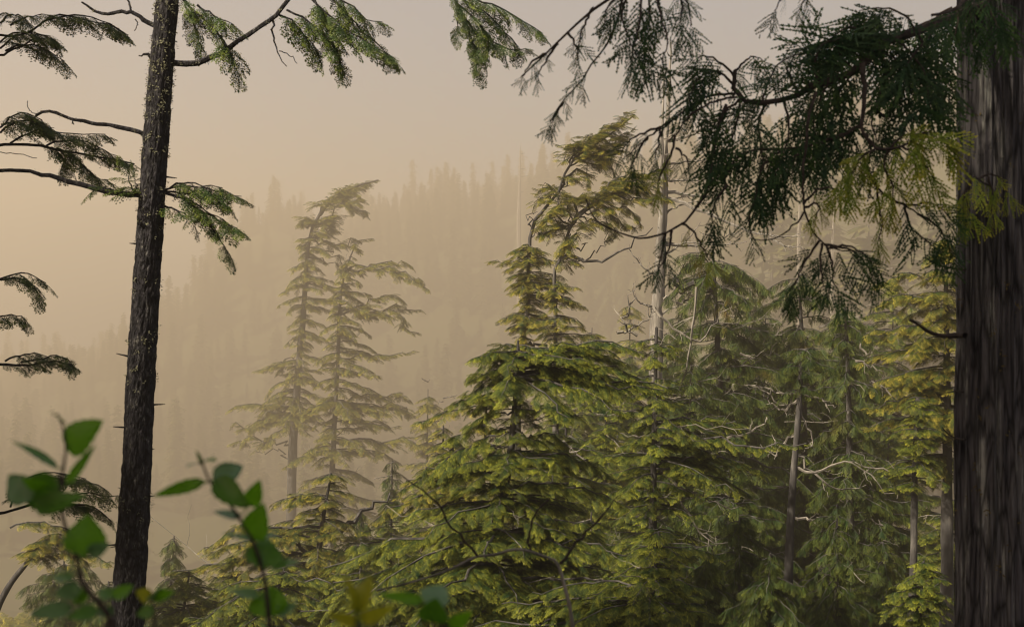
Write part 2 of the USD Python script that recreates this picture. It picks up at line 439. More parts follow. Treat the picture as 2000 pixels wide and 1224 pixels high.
def twiggy(p, r0, r1, rng, subs=4, sides=5, sub_len=0.3):
    """A bare branch with a few thin side twigs."""
    n = len(p)
    ms = [tube(p, np.linspace(r0, r1, n) * np.array([1 + 0.15 * rng.uniform(-1, 1) for _ in range(n)]), sides)]
    L = np.linalg.norm(np.diff(p, axis=0), axis=1).sum()
    for _ in range(subs):
        i = rng.randrange(n // 4, n)
        tn = unit(p[min(i + 1, n - 1)] - p[i - 1])
        side = unit(np.cross(tn, unit([rng.gauss(0, 1) for _ in range(3)])))
        l = L * sub_len * rng.uniform(0.3, 1.0)
        q = np.array([p[i] + (tn * 0.7 + side * rng.uniform(.5, 1)) * l * u + side * l * 0.15 * math.sin(3 * u) for u in np.linspace(0, 1, 5)])
        ms.append(tube(q, np.linspace(max(r1, r0 * 0.35), r1 * 0.45, 5), 3))
    return join(ms)


# ------------------------------------------------------------------ trees
def px_path(pts, D, n, rng=None, jit=0.0, dy=0.0):
    """A curve through picture points at depth D; a third number moves a point in depth."""
    q = np.array([P(a[0], a[1], D + (a[2] if len(a) > 2 else 0)) for a in pts])
    t = np.linspace(0, 1, len(q))
    if dy:
        L = np.linalg.norm(q[-1] - q[0])
        q[:, 1] += t * dy * L
    p = spline(q, n)
    if rng and jit:
        for i in range(1, n - 1):
            p[i] += np.array([rng.gauss(0, jit), rng.gauss(0, jit), rng.gauss(0, jit)])
    return p


def env_boughs(trunk, D, env, whorls, per, rng, y0=None, y1=None, wind=0.0, a=(-0.02, 0.2), b=(0.12, 0.38), even=False):
    """Boughs round the trunk whose reach to either side follows the outline env: rows of (py, left px, right px)."""
    env = np.array(sorted(env), float)
    pyt = 612 - (trunk[:, 2] - EYE) / (K * trunk[:, 1])
    order = np.argsort(pyt)
    lo, hi = (y0 or env[0, 0]), (y1 or env[-1, 0])
    out = []
    for w in range(whorls):
        py = lo + (hi - lo) * (w + rng.uniform(0.1, 0.9)) / whorls
        o = np.array([np.interp(py, pyt[order], trunk[order, k]) for k in range(3)])
        l, r = np.interp(py, env[:, 0], env[:, 1]) * K * D, np.interp(py, env[:, 0], env[:, 2]) * K * D
        az0 = rng.uniform(0, 6.28)
        tier = rng.choice([0.4, 0.7, 0.9, 1.05, 1.2])
        for k in range(per):
            az = az0 + k * 2 * math.pi / per + rng.uniform(-.35, .35)
            c = math.cos(az)
            m = 0.62 * (l + r) / 2 + 0.12 * max(l, r)
            L = m + (r - m) * c * c if c > 0 else m + (l - m) * c * c
            L *= tier * rng.uniform(0.55, 1.08)
            if L < 0.15 * max(l, r) or L <= 0:
                continue
            aa, bb = rng.uniform(*a), rng.uniform(*b)
            start = o + Z * rng.uniform(-.5, .5) * (hi - lo) / whorls * K * D
            t = np.linspace(0, 1, 8)[:, None]
            dh = np.array([c, math.sin(az), 0])
            p = start + L * (t * dh + Z * (aa * t - bb * t * t)) + np.array([1, 0, 0]) * wind * L * t * t
            wig = 0.03 * L
            p[1:] += np.array([[rng.gauss(0, wig) for _ in range(3)] for _ in range(7)]) * t[1:]
            out.append(p)
    return out


NEAR = 0.78


def conifer(name, label, trunk_px, D, r0, r1, env, whorls, per, S, kind='hem', seed=0, split=False, extra=(), y0=None, y1=None, wind=0.0, group=None,
            a=(-0.02, 0.2), b=(0.12, 0.38), dead=0, dead_px=(), dens=1.0, wide=0.36, bark=None, jit=0.0, cat='tree', t0=0.12, root=True):
    rng = random.Random(seed)
    if D < 70:                                                      # the near forest stands close together on the slope
        D, r0, r1, S = D * NEAR, r0 * NEAR, r1 * NEAR, S * NEAR
    S = S * (0.7 if kind.startswith('hem') else 0.58)
    bark = bark or B_MID
    tp = px_path(trunk_px, D, 22)
    if root:                                                        # the trunk runs down into the slope
        b0 = tp[0].copy()
        gz = float(ground(b0[0], b0[1])) - 0.25
        if b0[2] > gz:
            tp = np.vstack([np.linspace([b0[0], b0[1], gz], b0, 5)[:-1], tp])
    d = np.concatenate([[0], np.cumsum(np.linalg.norm(np.diff(tp, axis=0), axis=1))])
    d /= d[-1]
    rad = r0 + (r1 - r0) * d ** 0.9
    path, org = thing(name, label, cat, tp[0], group)
    part(path, 'trunk', tube(tp, rad, 12, 0.16, seed), bark, org, smooth=True)
    boughs = env_boughs(tp, D, env, whorls, per, rng, y0, y1, wind, a, b) if whorls else []
    boughs = [(p, S, None) for p in boughs]
    for e in extra:
        pts, opt = e[0], (e[1] if len(e) > 1 else {})
        boughs.append((px_path(pts, D, 12, rng, 0.006 * D * 0.3, opt.get('dy', rng.uniform(-.35, .35))), opt.get('S', S), opt))
    fol, wood = [], []
    for p, s_, opt in boughs:
        L = np.linalg.norm(np.diff(p, axis=0), axis=1).sum()
        rb = (opt or {}).get('r', max(0.012 * L, 0.0005 * D))
        m = tube(p, np.linspace(rb, rb * 0.25, len(p)), 5)
        o = opt or {}
        f_ = []
        if not o.get('bare'):
            if kind.startswith('hem'):
                f_ = hemlock_foliage(p, s_, rng, o.get('t0', t0), o.get('wide', wide), dens * o.get('dens', 1))
            else:
                f_ = cedar_foliage(p, s_, rng, o.get('t0', t0), dens * o.get('dens', 1), o.get('hang', 0.9))
        if split:
            bp = part(path, 'branch', m, bark, org)
            foliage(bp, 'foliage', f_, o.get('kind', kind), org, seed)
        else:
            wood.append(m)
            fol += f_
    if wood:
        part(path, 'limbs', join(wood), bark, org, kind='stuff')
    if fol:
        foliage(path, 'crown', fol, kind, org, seed)
    for pts in dead_px:
        q = px_path(pts, D, 11, rng, 0.0011 * D, rng.uniform(-.3, .3))
        part(path, 'dead_branch', twiggy(q, 0.0011 * D, 0.0003 * D, rng, 8, 5, .25), B_DEAD, org)
    if dead:                                                        # thin dead twigs inside the crown
        ms = []
        src = env_boughs(tp, D, [(e[0], e[1] * 0.9, e[2] * 0.9) for e in env], max(1, dead // 7), 4, rng, y0, y1, 0, (-0.3, 0.3), (-0.5, 0.3))
        for p in src:
            ms.append(twiggy(p, 0.0005 * D, 0.0002 * D, rng, 4, 4))
        part(path, 'dead_twigs', join(ms), B_DEAD, org, kind='stuff')
    return path


def px_trunk_bark(p, rad, sides, rows, ridges, amp, zf, seed):
    """A trunk with raised bark: displaced by noise stretched along the stem."""
    q = spline(p, rows)
    R = np.interp(np.linspace(0, 1, rows), np.linspace(0, 1, len(rad)), rad)
    ang = np.arange(sides) * 2 * np.pi / sides
    c, s = np.cos(ang)[None], np.sin(ang)[None]
    zz = q[:, 2][:, None]
    co = np.stack([c * ridges + 0 * zz, s * ridges + 0 * zz, zz * zf + 0 * c], -1)
    n1 = np.sqrt(np.abs(meshkit.fbm(co, 3, seed) - 0.5) * 2)
    n2 = meshkit.noise(co * np.array([0.4, 0.4, 0.25]), seed + 9) - 0.5
    rr = R[:, None] * (1 + amp * (n1 - 0.45) * 1.3 + amp * 0.9 * n2)
    v = np.stack([q[:, 0:1] + rr * c, q[:, 1:2] + rr * s, np.repeat(zz, sides, 1)], -1).reshape(-1, 3)
    i, j = np.meshgrid(np.arange(rows - 1), np.arange(sides), indexing='ij')
    i, j = i.ravel(), j.ravel()
    a0, a1, b0, b1 = i * sides + j, i * sides + (j + 1) % sides, (i + 1) * sides + j, (i + 1) * sides + (j + 1) % sides
    return v, np.vstack([np.stack([a0, a1, b1], 1), np.stack([a0, b1, b0], 1)])


def tufts(p, rad, n, rng, size, where=None):
    """Small shaggy tufts of lichen standing off a stem."""
    R = Ribbons()
    for _ in range(n):
        t = rng.random() if where is None else where(rng)
        i = t * (len(p) - 1)
        k = min(int(i), len(p) - 2)
        c = p[k] + (p[k + 1] - p[k]) * (i - k)
        r = np.interp(t, np.linspace(0, 1, len(rad)), rad)
        az = rng.uniform(0, 2 * math.pi)
        o = np.array([math.cos(az), math.sin(az), 0])
        base = c + o * r * 0.97
        for _ in range(rng.randint(5, 9)):
            d = unit(o * rng.uniform(.2, 1) + np.array([rng.gauss(0, .6), rng.gauss(0, .6), rng.uniform(-1.0, .5)]))
            R.leaf(base + np.array([rng.gauss(0, size * .4), rng.gauss(0, size * .4), rng.gauss(0, size * .6)]), d, size * 0.35, size * rng.uniform(.6, 1.5), unit(o + Z * .3), (0, 0))
    return R.out()[:2]


# ------------------------------------------------------------------ the hemlock on the left, twelve paces away
rng = random.Random(7)
DL = 10.0
lt_px = [(243, 1330), (250, 1195), (262, 1000), (272, 800), (283, 600), (294, 430), (303, 300), (316, 120), (325, 20), (338, -150), (350, -420)]
lt = px_path(lt_px, DL, 40)
gz = float(ground(lt[0][0], lt[0][1])) - 0.2
lt = np.vstack([[lt[0][0] - 0.02, DL, min(gz, lt[0][2] - 0.3)], lt])
lrad = np.array([31, 30, 28, 26.5, 25, 24.5, 23.5, 22, 20.5, 19, 16, 10]) * K * DL
LT, LO = thing('hemlock_tree', 'dark straight conifer trunk flecked with lichen, sprays only on its upper branches', 'tree', lt[0])
part(LT, 'trunk', px_trunk_bark(lt, lrad * 1.08, 90, 520, 6.5, 0.17, 7.0, 3), B_LEFT, LO, smooth=True)


for k in range(14):                                                # short dead stubs
    i = rng.randrange(6, 34)
    az = rng.uniform(0, 6.28)
    o = np.array([math.cos(az), math.sin(az), rng.uniform(-.2, .3)])
    q = lt[i] + o * np.linspace(.06, rng.uniform(.11, .2), 5)[:, None]
    part(LT, 'stub', tube(q, np.linspace(.010, .003, 5), 6, .2, k), B_LEFT, LO)


def upper(r):
    return min(0.98, max(0.05, r.gauss(0.66, 0.10))) if r.random() < 0.7 else r.uniform(0.1, 0.9)


spots = [upper(rng) for _ in range(75)]
part(LT, 'lichen', tufts(lt, np.interp(np.linspace(0, 1, 41), np.linspace(0, 1, 12), lrad) * 1.1, 620, rng, 0.018, lambda r: min(.99, max(.02, r.choice(spots) + r.gauss(0, .006)))), LICHEN, LO, kind='stuff')


def limb(parent, org, pts, D, r0, r1, sub=(), S=0.2, kind='hemf', mat=B_LEFT, fol=None, seed=0, n=18, label=None, lich=0):
    """A branch traced in the picture, with side branches that carry the sprays."""
    r_ = random.Random(seed)
    p = px_path(pts, D, n, r_, 0.004)
    ms, f_ = [tube(p, np.linspace(r0, r1, n), 8, 0.25, seed)], []
    if fol is not None:
        f_ += hemlock_foliage(p, S, r_, **fol)
    for s in sub:
        o = s[1] if len(s) > 1 else {}
        q = px_path(s[0], D, 10, r_, 0.006, o.get('dy', r_.uniform(-.3, .3)))
        ms.append(tube(q, np.linspace(o.get('r', 0.009), 0.003, 10), 5))
        if not o.get('bare'):
            f_ += hemlock_foliage(q, o.get('S', S), r_, o.get('t0', 0.1), o.get('wide', 0.3), o.get('dens', 1.1), o.get('droop', 0.35))
    bp = part(parent, 'branch', join(ms), mat, org, label=label)
    foliage(bp, 'foliage', f_, kind, org, seed)
    if lich:
        part(bp, 'lichen', tufts(p, np.linspace(r0, r1, n), lich, r_, 0.012), LICHEN, org, kind='stuff')
    return bp


limb(LT, LO, [(318, 122), (345, 125), (385, 122), (440, 98), (500, 58), (540, 30), (580, -25), (640, -60)], DL, 0.024, 0.012, [
    ([(545, 30), (575, 45), (600, 75), (618, 100)], {'wide': .35}),
    ([(560, 20), (610, 45), (640, 70), (668, 130)], {'wide': .4}),
    ([(600, -10), (650, 40), (700, 75), (775, 122)], {'wide': .36, 'S': .22}),
    ([(620, -30), (680, 10), (715, 35), (746, 42)], {'wide': .35}),
    ([(600, -20), (630, 30), (650, 80), (662, 125)], {'wide': .4}),
    ([(640, -10), (690, 40), (730, 80), (765, 110)], {'wide': .3}),
    ([(532, 38), (535, 75), (545, 110), (560, 130)], {'bare': 1, 'r': .009, 'dy': 0}),
    ([(545, 100), (570, 112), (580, 124)], {'bare': 1, 'r': .004, 'dy': 0})], seed=11, lich=26, label='upcurved branch with hanging sprays')
limb(LT, LO, [(330, -60), (345, -20), (365, 10), (400, 40), (435, 80), (452, 105)], DL, 0.014, 0.005, [
    ([(362, 5), (375, 45), (388, 85)], {'wide': .4}), ([(385, 10), (430, 38), (458, 50)], {'wide': .35}), ([(430, 75), (452, 105), (464, 140)], {'wide': .2})], fol={'t0': .3, 'wide': .25}, seed=12)
limb(LT, LO, [(640, -75), (760, -95), (850, -60), (885, -10), (905, 35), (925, 90), (932, 145)], DL, 0.014, 0.004, [
    ([(880, -10), (930, 15), (975, 45), (1010, 85)], {'wide': .3}), ([(880, -25), (950, 5), (1010, 35), (1060, 65)], {'wide': .28}),
    ([(895, 10), (940, 50), (980, 90), (1028, 92)], {'wide': .35}), ([(905, 30), (930, 70), (945, 110)], {'wide': .35}), ([(885, -20), (895, 30), (892, 60)], {'wide': .1, 'dens': .5})],
    fol={'t0': .62, 'wide': .2}, seed=13, label='branch tip hanging into view from above')
limb(LT, LO, [(306, 50), (285, 42), (255, 25), (225, 25), (195, 25), (160, 5)], DL, 0.018, 0.008, [
    ([(255, 25), (245, -10), (230, -40)], {'bare': 1}), ([(264, 38), (268, 52), (262, 60)], {'bare': 1, 'r': .004})], seed=14, lich=8)
limb(LT, LO, [(302, 112), (292, 110), (282, 107), (271, 109)], DL, 0.017, 0.003, seed=15, n=8, label='short broken stub')
limb(LT, LO, [(298, 265), (270, 258), (235, 250), (200, 244), (165, 238), (140, 232), (110, 222), (85, 217), (70, 226)], DL, 0.017, 0.010, [
    ([(140, 230), (142, 238), (143, 243)], {'bare': 1, 'r': .006}), ([(75, 222), (55, 212), (53, 197)], {'bare': 1, 'r': .003})], seed=16, lich=16, label='bare branch bent at its tip')
limb(LT, LO, [(290, 385), (265, 380), (235, 378), (205, 374), (170, 365), (140, 355), (110, 345), (75, 338), (20, 333), (-40, 330)], DL, 0.022, 0.012, [
    ([(270, 380), (255, 360), (250, 345)], {'wide': .5, 'S': .2, 'dens': 1.6}), ([(278, 378), (265, 360), (262, 348)], {'wide': .5, 'S': .2, 'dens': 1.6}),
    ([(225, 375), (200, 366), (180, 372)], {'wide': .3, 'S': .18}), ([(275, 385), (285, 398), (300, 405)], {'bare': 1, 'r': .006})], seed=17, lich=22, label='lower branch with a small cushion of needles')
limb(LT, LO, [(300, 375), (325, 378), (350, 385), (375, 400), (400, 425), (425, 460), (450, 500)], DL, 0.012, 0.003, [
    ([(320, 372), (360, 362), (410, 368), (468, 382)], {'wide': .3}), ([(320, 375), (370, 375), (420, 385), (445, 405)], {'wide': .35}), ([(330, 380), (370, 390), (400, 410), (440, 430)], {'wide': .3}),
    ([(320, 372), (340, 360), (390, 358), (430, 365)], {'wide': .3}), ([(390, 412), (425, 428), (468, 447)], {'wide': .2}), ([(320, 402), (345, 410), (370, 420), (385, 440)], {'wide': .25, 'dens': .6})],
    fol={'t0': .4, 'wide': .12}, seed=18, label='drooping spray-laden branch on the right of the trunk')

# ------------------------------------------------------------------ a neighbour whose boughs reach in at the left edge
DE = 11.5
et = px_path([(-150, 1400), (-140, 900), (-130, 400), (-120, -100), (-115, -500)], DE, 26)
et = np.vstack([[et[0][0], DE, float(ground(et[0][0], DE)) - 0.3], et])
ET, EO = thing('hemlock_tree', 'conifer at the left edge whose green boughs alone reach into view', 'tree', et[0])
part(ET, 'trunk', tube(et, np.linspace(0.17, 0.09, len(et)), 16, 0.15, 5), B_LEFT, EO, smooth=True)
for k, (main, subs, fo) in enumerate([
    ([(-125, 40), (-60, 60), (20, 70), (60, 62), (75, 50)], [([(60, 62), (80, 45), (110, 30), (150, 35), (230, 58), (252, 70)], {'wide': .2}), ([(90, 40), (150, 28), (200, 40), (240, 62)], {'wide': .22}), ([(20, 50), (50, 35), (90, 30)], {'wide': .4}), ([(0, 45), (30, 30), (60, 45)], {'wide': .4})], None),
    ([(-125, 110), (-60, 110), (10, 105), (40, 90), (70, 75)], [([(0, 95), (40, 70), (80, 72), (118, 85)], {'wide': .4}), ([(10, 100), (60, 85), (95, 100), (118, 115)], {'wide': .4}), ([(-10, 90), (30, 62), (70, 62), (100, 75)], {'wide': .45})], None),
    ([(-130, 300), (-60, 290), (20, 283), (80, 285), (150, 300), (200, 308), (262, 320)], [([(0, 260), (40, 235), (80, 240), (110, 252)], {'wide': .5, 'dens': 1.4}), ([(20, 280), (70, 255), (130, 258), (205, 262)], {'wide': .32}), ([(90, 285), (150, 275), (200, 290), (230, 305)], {'wide': .3}),
                                                                           ([(110, 290), (150, 310), (190, 345), (215, 352)], {'wide': .25}), ([(100, 288), (125, 305), (125, 330)], {'wide': .4}), ([(0, 250), (30, 222), (60, 225), (90, 250)], {'wide': .6, 'dens': 1.5}), ([(-20, 300), (40, 300), (75, 310)], {'bare': 1, 'r': .004})], {'t0': .55, 'wide': .15}),
    ([(-130, 560), (-60, 552), (0, 545), (30, 545)], [([(0, 545), (40, 532), (65, 540), (85, 552)], {'wide': .5}), ([(10, 545), (50, 545), (70, 565), (78, 578)], {'wide': .4})], None),
    ([(-130, 640), (-60, 635), (0, 628)], [([(-20, 625), (20, 615), (42, 622), (46, 632)], {'wide': .7, 'dens': 1.5})], None),
    ([(-130, 715), (-60, 715), (20, 712), (60, 712), (100, 705), (140, 714)], [([(10, 705), (50, 690), (90, 698)], {'wide': .35}), ([(40, 708), (80, 700), (120, 698), (138, 712)], {'wide': .25})], {'t0': .5, 'wide': .12}),
    ([(-135, 1000), (-60, 1000), (20, 998), (60, 985), (120, 985), (170, 985)], [([(60, 980), (110, 940), (150, 935), (205, 955)], {'wide': .35}), ([(90, 985), (150, 968), (200, 968), (236, 975)], {'wide': .25}), ([(100, 990), (150, 985), (190, 998), (212, 1020)], {'wide': .3}), ([(20, 990), (60, 930), (110, 920), (180, 930)], {'wide': .35})], {'t0': .6, 'wide': .2})]):
    limb(ET, EO, main, DE, 0.017, 0.006, subs, fol=fo, seed=40 + k, lich=6)

# ------------------------------------------------------------------ the red cedar on the right
DC = 7.4
ct = px_path([(1938, 1400), (1940, 1190), (1941, 800), (1942, 400), (1942, 0), (1944, -400), (1946, -900)], DC, 40)
ct = np.vstack([[ct[0][0], DC, float(ground(ct[0][0], DC)) - 0.3], ct])
crad = np.array([74, 71, 70, 70, 69, 68, 67, 64, 58]) * K * DC
CT, CO = thing('cedar_tree', 'thick fibrous cedar trunk with drooping fern-like sprays filling the right edge', 'tree', ct[0])
part(CT, 'trunk', px_trunk_bark(ct, crad, 260, 320, 15.0, 0.15, 1.1, 8), B_RIGHT, CO, smooth=True)
part(CT, 'moss', tufts(ct, np.interp(np.linspace(0, 1, 41), np.linspace(0, 1, 9), crad), 220, rng, 0.022), MOSS, CO, kind='stuff')


def fans(q, S, r_, n, t0=0.0, spread=0.8, hang=0.8):
    """n fern-like fans along a twig, mostly facing the light and hanging."""
    out = []
    for i in range(n):
        t = t0 + (1 - t0) * (i + r_.random()) / n
        k = min(int(t * (len(q) - 1)), len(q) - 2)
        c = q[k] + (q[k + 1] - q[k]) * (t * (len(q) - 1) - k)
        tn = unit(q[k + 1] - q[k])
        s = 1 if i % 2 else -1
        d = unit(tn * r_.uniform(.2, .8) + s * np.array([1, r_.uniform(-.5, .5), 0]) * r_.uniform(.1, spread) - Z * hang * r_.uniform(.4, 1.2))
        up = unit([r_.gauss(0, .5), -1 + r_.gauss(0, .4), 0.3 + r_.gauss(0, .4)])
        out.append((c, d, up, S * r_.uniform(.6, 1.15)))
    out.append((q[-1], unit(q[-1] - q[-2] - Z * .3), unit([r_.gauss(0, .4), -1, .3]), S * .8))
    return out


def cedar_limb(pts, D, r0, r1, subs=(), S=0.26, n=0, kind='cedn', seed=0, t0=0.0, hang=.8, label=None, dy=0.0):
    r_ = random.Random(seed)
    p = px_path(pts, D, 26, r_, 0.003, dy)
    ms, f_ = [tube(p, np.linspace(r0, r1, 26), 8, 0.2, seed)], []
    if n:
        f_ += fans(p, S, r_, n, t0, hang=hang)
    g_ = {}
    for s in subs:
        o = s[1] if len(s) > 1 else {}
        q = px_path(s[0], D + o.get('off', 0), 12, r_, 0.003, o.get('dy', r_.uniform(-.25, .25)))
        if 'off' in o:
            q += (p[min(range(26), key=lambda i: np.linalg.norm((p[i] - q[0])[[0, 2]]))] - q[0]) * np.linspace(1, 0, 12)[:, None] * 0.8
        ms.append(tube(q, np.linspace(o.get('r', .007), .0022, 12), 5))
        if o.get('n', 6):
            kk = o.get('kind', kind)
            g_.setdefault(kk, []).extend(fans(q, o.get('S', S), r_, o.get('n', 6), o.get('t0', .1), o.get('spread', .8), o.get('hang', .8)))
    bp = part(CT, 'branch', join(ms), B_TWIG, CO, label=label)
    g_.setdefault(kind, []).extend(f_)
    for kk, v in g_.items():
        foliage(bp, 'yellow_foliage' if kk == 'cedy' else 'foliage', v, kk, CO, seed)
    return bp


DB = 6.6
cedar_limb([(1935, 10, .8), (1860, 35, .4), (1790, 60, .1), (1721, 92), (1669, 137), (1581, 172), (1546, 190), (1511, 198), (1469, 200), (1437, 184), (1433, 160), (1436, 138)], DB, 0.036, 0.010, [
    ([(1436, 140), (1450, 125), (1470, 110), (1490, 118)], {'n': 4, 'S': 0.17}), ([(1434, 150), (1400, 118), (1370, 110), (1350, 150)], {'n': 8, 'S': 0.21}), ([(1432, 165), (1395, 140), (1360, 160), (1345, 200)], {'n': 8, 'S': 0.24}),
    ([(1450, 190), (1420, 215), (1390, 250), (1380, 290)], {'n': 10, 'S': 0.24}), ([(1445, 190), (1440, 240), (1420, 290), (1400, 320)], {'n': 10, 'S': 0.24}),
    ([(1490, 200), (1500, 160), (1520, 125), (1560, 110)], {'n': 8, 'S': 0.19}), ([(1500, 200), (1480, 250), (1490, 310), (1480, 360)], {'n': 10, 'S': 0.26}), ([(1530, 195), (1540, 250), (1530, 300), (1510, 350)], {'n': 10, 'S': 0.26}),
    ([(1560, 180), (1540, 130), (1560, 100), (1600, 95)], {'n': 10, 'S': 0.21}), ([(1600, 165), (1590, 120), (1610, 85), (1650, 75)], {'n': 10, 'S': 0.24}), ([(1620, 155), (1600, 200), (1590, 240), (1600, 280)], {'n': 10, 'S': 0.24}),
    ([(1669, 137), (1640, 100), (1650, 60), (1690, 40)], {'n': 14, 'S': 0.27}), ([(1669, 137), (1690, 110), (1740, 110), (1760, 130)], {'n': 14, 'S': 0.28}), ([(1690, 120), (1660, 150), (1640, 190), (1660, 230)], {'n': 10, 'S': 0.28}),
    ([(1720, 90), (1690, 60), (1640, 60), (1610, 90)], {'n': 14, 'S': 0.28}), ([(1750, 75), (1770, 100), (1800, 150), (1805, 200)], {'n': 14, 'S': 0.28}), ([(1790, 60), (1820, 110), (1850, 150), (1855, 190)], {'n': 14, 'S': 0.27}),
    ([(1790, 60), (1770, 30), (1730, 15), (1680, 20)], {'n': 14, 'S': 0.28}), ([(1830, 45), (1800, 90), (1760, 140), (1750, 190)], {'n': 14, 'S': 0.27}),
    ([(1600, 170), (1580, 210), (1570, 250)], {'n': 4, 'S': .18})],
    n=20, t0=.1, S=.24, seed=60, label='thick main limb sagging out over the view')
cedar_limb([(1419, 204), (1405, 246), (1391, 306), (1383, 365), (1367, 397), (1346, 423), (1308, 451), (1259, 464), (1227, 461), (1194, 448), (1161, 422), (1145, 389)], DB, 0.008, 0.003, [
    ([(1300, 455), (1295, 480), (1288, 520)], {'n': 3, 'S': 0.15}), ([(1330, 437), (1345, 445), (1365, 475), (1385, 510)], {'n': 4, 'S': 0.15, 'kind': 'cedy'}), ([(1312, 450), (1300, 500), (1282, 530)], {'n': 3, 'S': 0.12})], seed=61, label='long thin twig hanging in a deep curve')
cedar_limb([(1683, 123), (1686, 211), (1683, 239), (1697, 277), (1721, 291), (1760, 285), (1800, 270)], DB - .3, 0.013, 0.004, [
    ([(1690, 260), (1700, 300), (1690, 320)], {'n': 4, 'S': 0.17}),
    ([(1721, 291), (1690, 300), (1665, 330), (1650, 350)], {'n': 9, 'S': 0.19, 'kind': 'cedy'}), ([(1740, 290), (1730, 310), (1745, 360), (1750, 390)], {'n': 9, 'S': 0.19, 'kind': 'cedy'}),
    ([(1780, 275), (1800, 260), (1830, 265), (1855, 280)], {'n': 9, 'S': 0.19, 'kind': 'cedy'}), ([(1760, 285), (1790, 300), (1810, 330), (1820, 350)], {'n': 6, 'S': 0.17, 'kind': 'cedy'}),
    ([(1740, 288), (1760, 268), (1790, 262)], {'n': 6, 'S': 0.17, 'kind': 'cedy'})], seed=62, label='hanging twig ending in yellow-green sprays')
cedar_limb([(1732, 140), (1714, 197), (1697, 225)], DB, 0.011, 0.006, [([(1705, 215), (1730, 235), (1735, 265)], {'n': 6, 'S': 0.19}), ([(1715, 195), (1700, 240), (1710, 280)], {'n': 4, 'S': 0.19})], seed=63)
cedar_limb([(1684, 242), (1651, 260), (1609, 277), (1574, 286), (1540, 290), (1510, 292)], DB, 0.009, 0.003, [
    ([(1651, 260), (1640, 290), (1650, 320)], {'n': 4, 'S': 0.19}), ([(1609, 277), (1600, 310), (1580, 330)], {'n': 4, 'S': 0.19}), ([(1574, 286), (1550, 310), (1545, 340)], {'n': 4, 'S': 0.19}),
    ([(1530, 291), (1500, 310), (1480, 350), (1470, 390)], {'n': 6, 'S': 0.21}), ([(1520, 291), (1450, 300), (1420, 340), (1420, 380)], {'n': 6, 'S': 0.21}), ([(1480, 350), (1470, 400), (1460, 440), (1465, 460)], {'n': 4, 'S': 0.17}),
    ([(1420, 360), (1400, 390), (1390, 420), (1395, 440)], {'n': 4, 'S': 0.19})], n=8, S=.2, seed=64)
cedar_limb([(1595, 180), (1577, 246), (1574, 281), (1570, 316), (1567, 351), (1570, 404), (1581, 442), (1598, 467), (1620, 484), (1660, 490)], DB - .2, 0.008, 0.003, [
    ([(1610, 478), (1640, 482), (1680, 500), (1708, 545)], {'n': 6, 'S': 0.19}), ([(1600, 470), (1580, 500), (1560, 540), (1545, 570)], {'n': 6, 'S': 0.19}), ([(1615, 482), (1625, 510), (1630, 550), (1640, 570)], {'n': 4, 'S': 0.19}), ([(1620, 484), (1670, 485), (1700, 510)], {'n': 4, 'S': 0.17}),
    ([(1605, 475), (1600, 520), (1605, 560)], {'n': 4, 'S': 0.19}), ([(1570, 414), (1542, 449), (1518, 465), (1465, 465)], {'n': 0, 'r': .005}), ([(1569, 400), (1600, 370), (1630, 370), (1655, 380)], {'n': 4, 'S': 0.16, 'kind': 'cedy'}), ([(1570, 405), (1600, 400), (1590, 430)], {'n': 3, 'S': 0.13, 'kind': 'cedy'})],
    seed=65, label='long twig hanging down to a dark fan of sprays')
cedar_limb([(1683, 300), (1693, 327), (1735, 386), (1767, 400), (1792, 418), (1820, 440)], DB, 0.007, 0.003, [
    ([(1750, 395), (1780, 400), (1820, 400), (1850, 430)], {'n': 6, 'S': 0.19}), ([(1767, 400), (1780, 440), (1810, 465), (1840, 485)], {'n': 6, 'S': 0.19}), ([(1792, 418), (1830, 440), (1850, 470), (1860, 490)], {'n': 6, 'S': 0.19}), ([(1710, 350), (1715, 400), (1720, 440), (1710, 470)], {'n': 4, 'S': 0.14, 'kind': 'cedy'})], seed=66)
cedar_limb([(1437, 184), (1381, 190), (1340, 215), (1300, 242), (1265, 268), (1240, 290), (1222, 305)], DB, 0.007, 0.003, [
    ([(1290, 248), (1250, 262), (1225, 280), (1212, 300)], {'n': 4, 'S': 0.14}), ([(1265, 268), (1250, 290), (1240, 310), (1232, 330)], {'n': 4, 'S': 0.13}), ([(1290, 250), (1285, 280), (1278, 310)], {'n': 3, 'S': 0.12}), ([(1375, 195), (1340, 225), (1325, 240)], {'n': 3, 'S': 0.10})], seed=67)
cedar_limb([(1437, 190), (1375, 207), (1335, 242), (1320, 262), (1307, 275)], DB - .2, 0.006, 0.003, [([(1318, 265), (1310, 300), (1290, 340), (1285, 370)], {'n': 4, 'S': 0.14, 'kind': 'cedy'}), ([(1320, 290), (1340, 310), (1345, 330)], {'n': 3, 'S': 0.12})], seed=68)
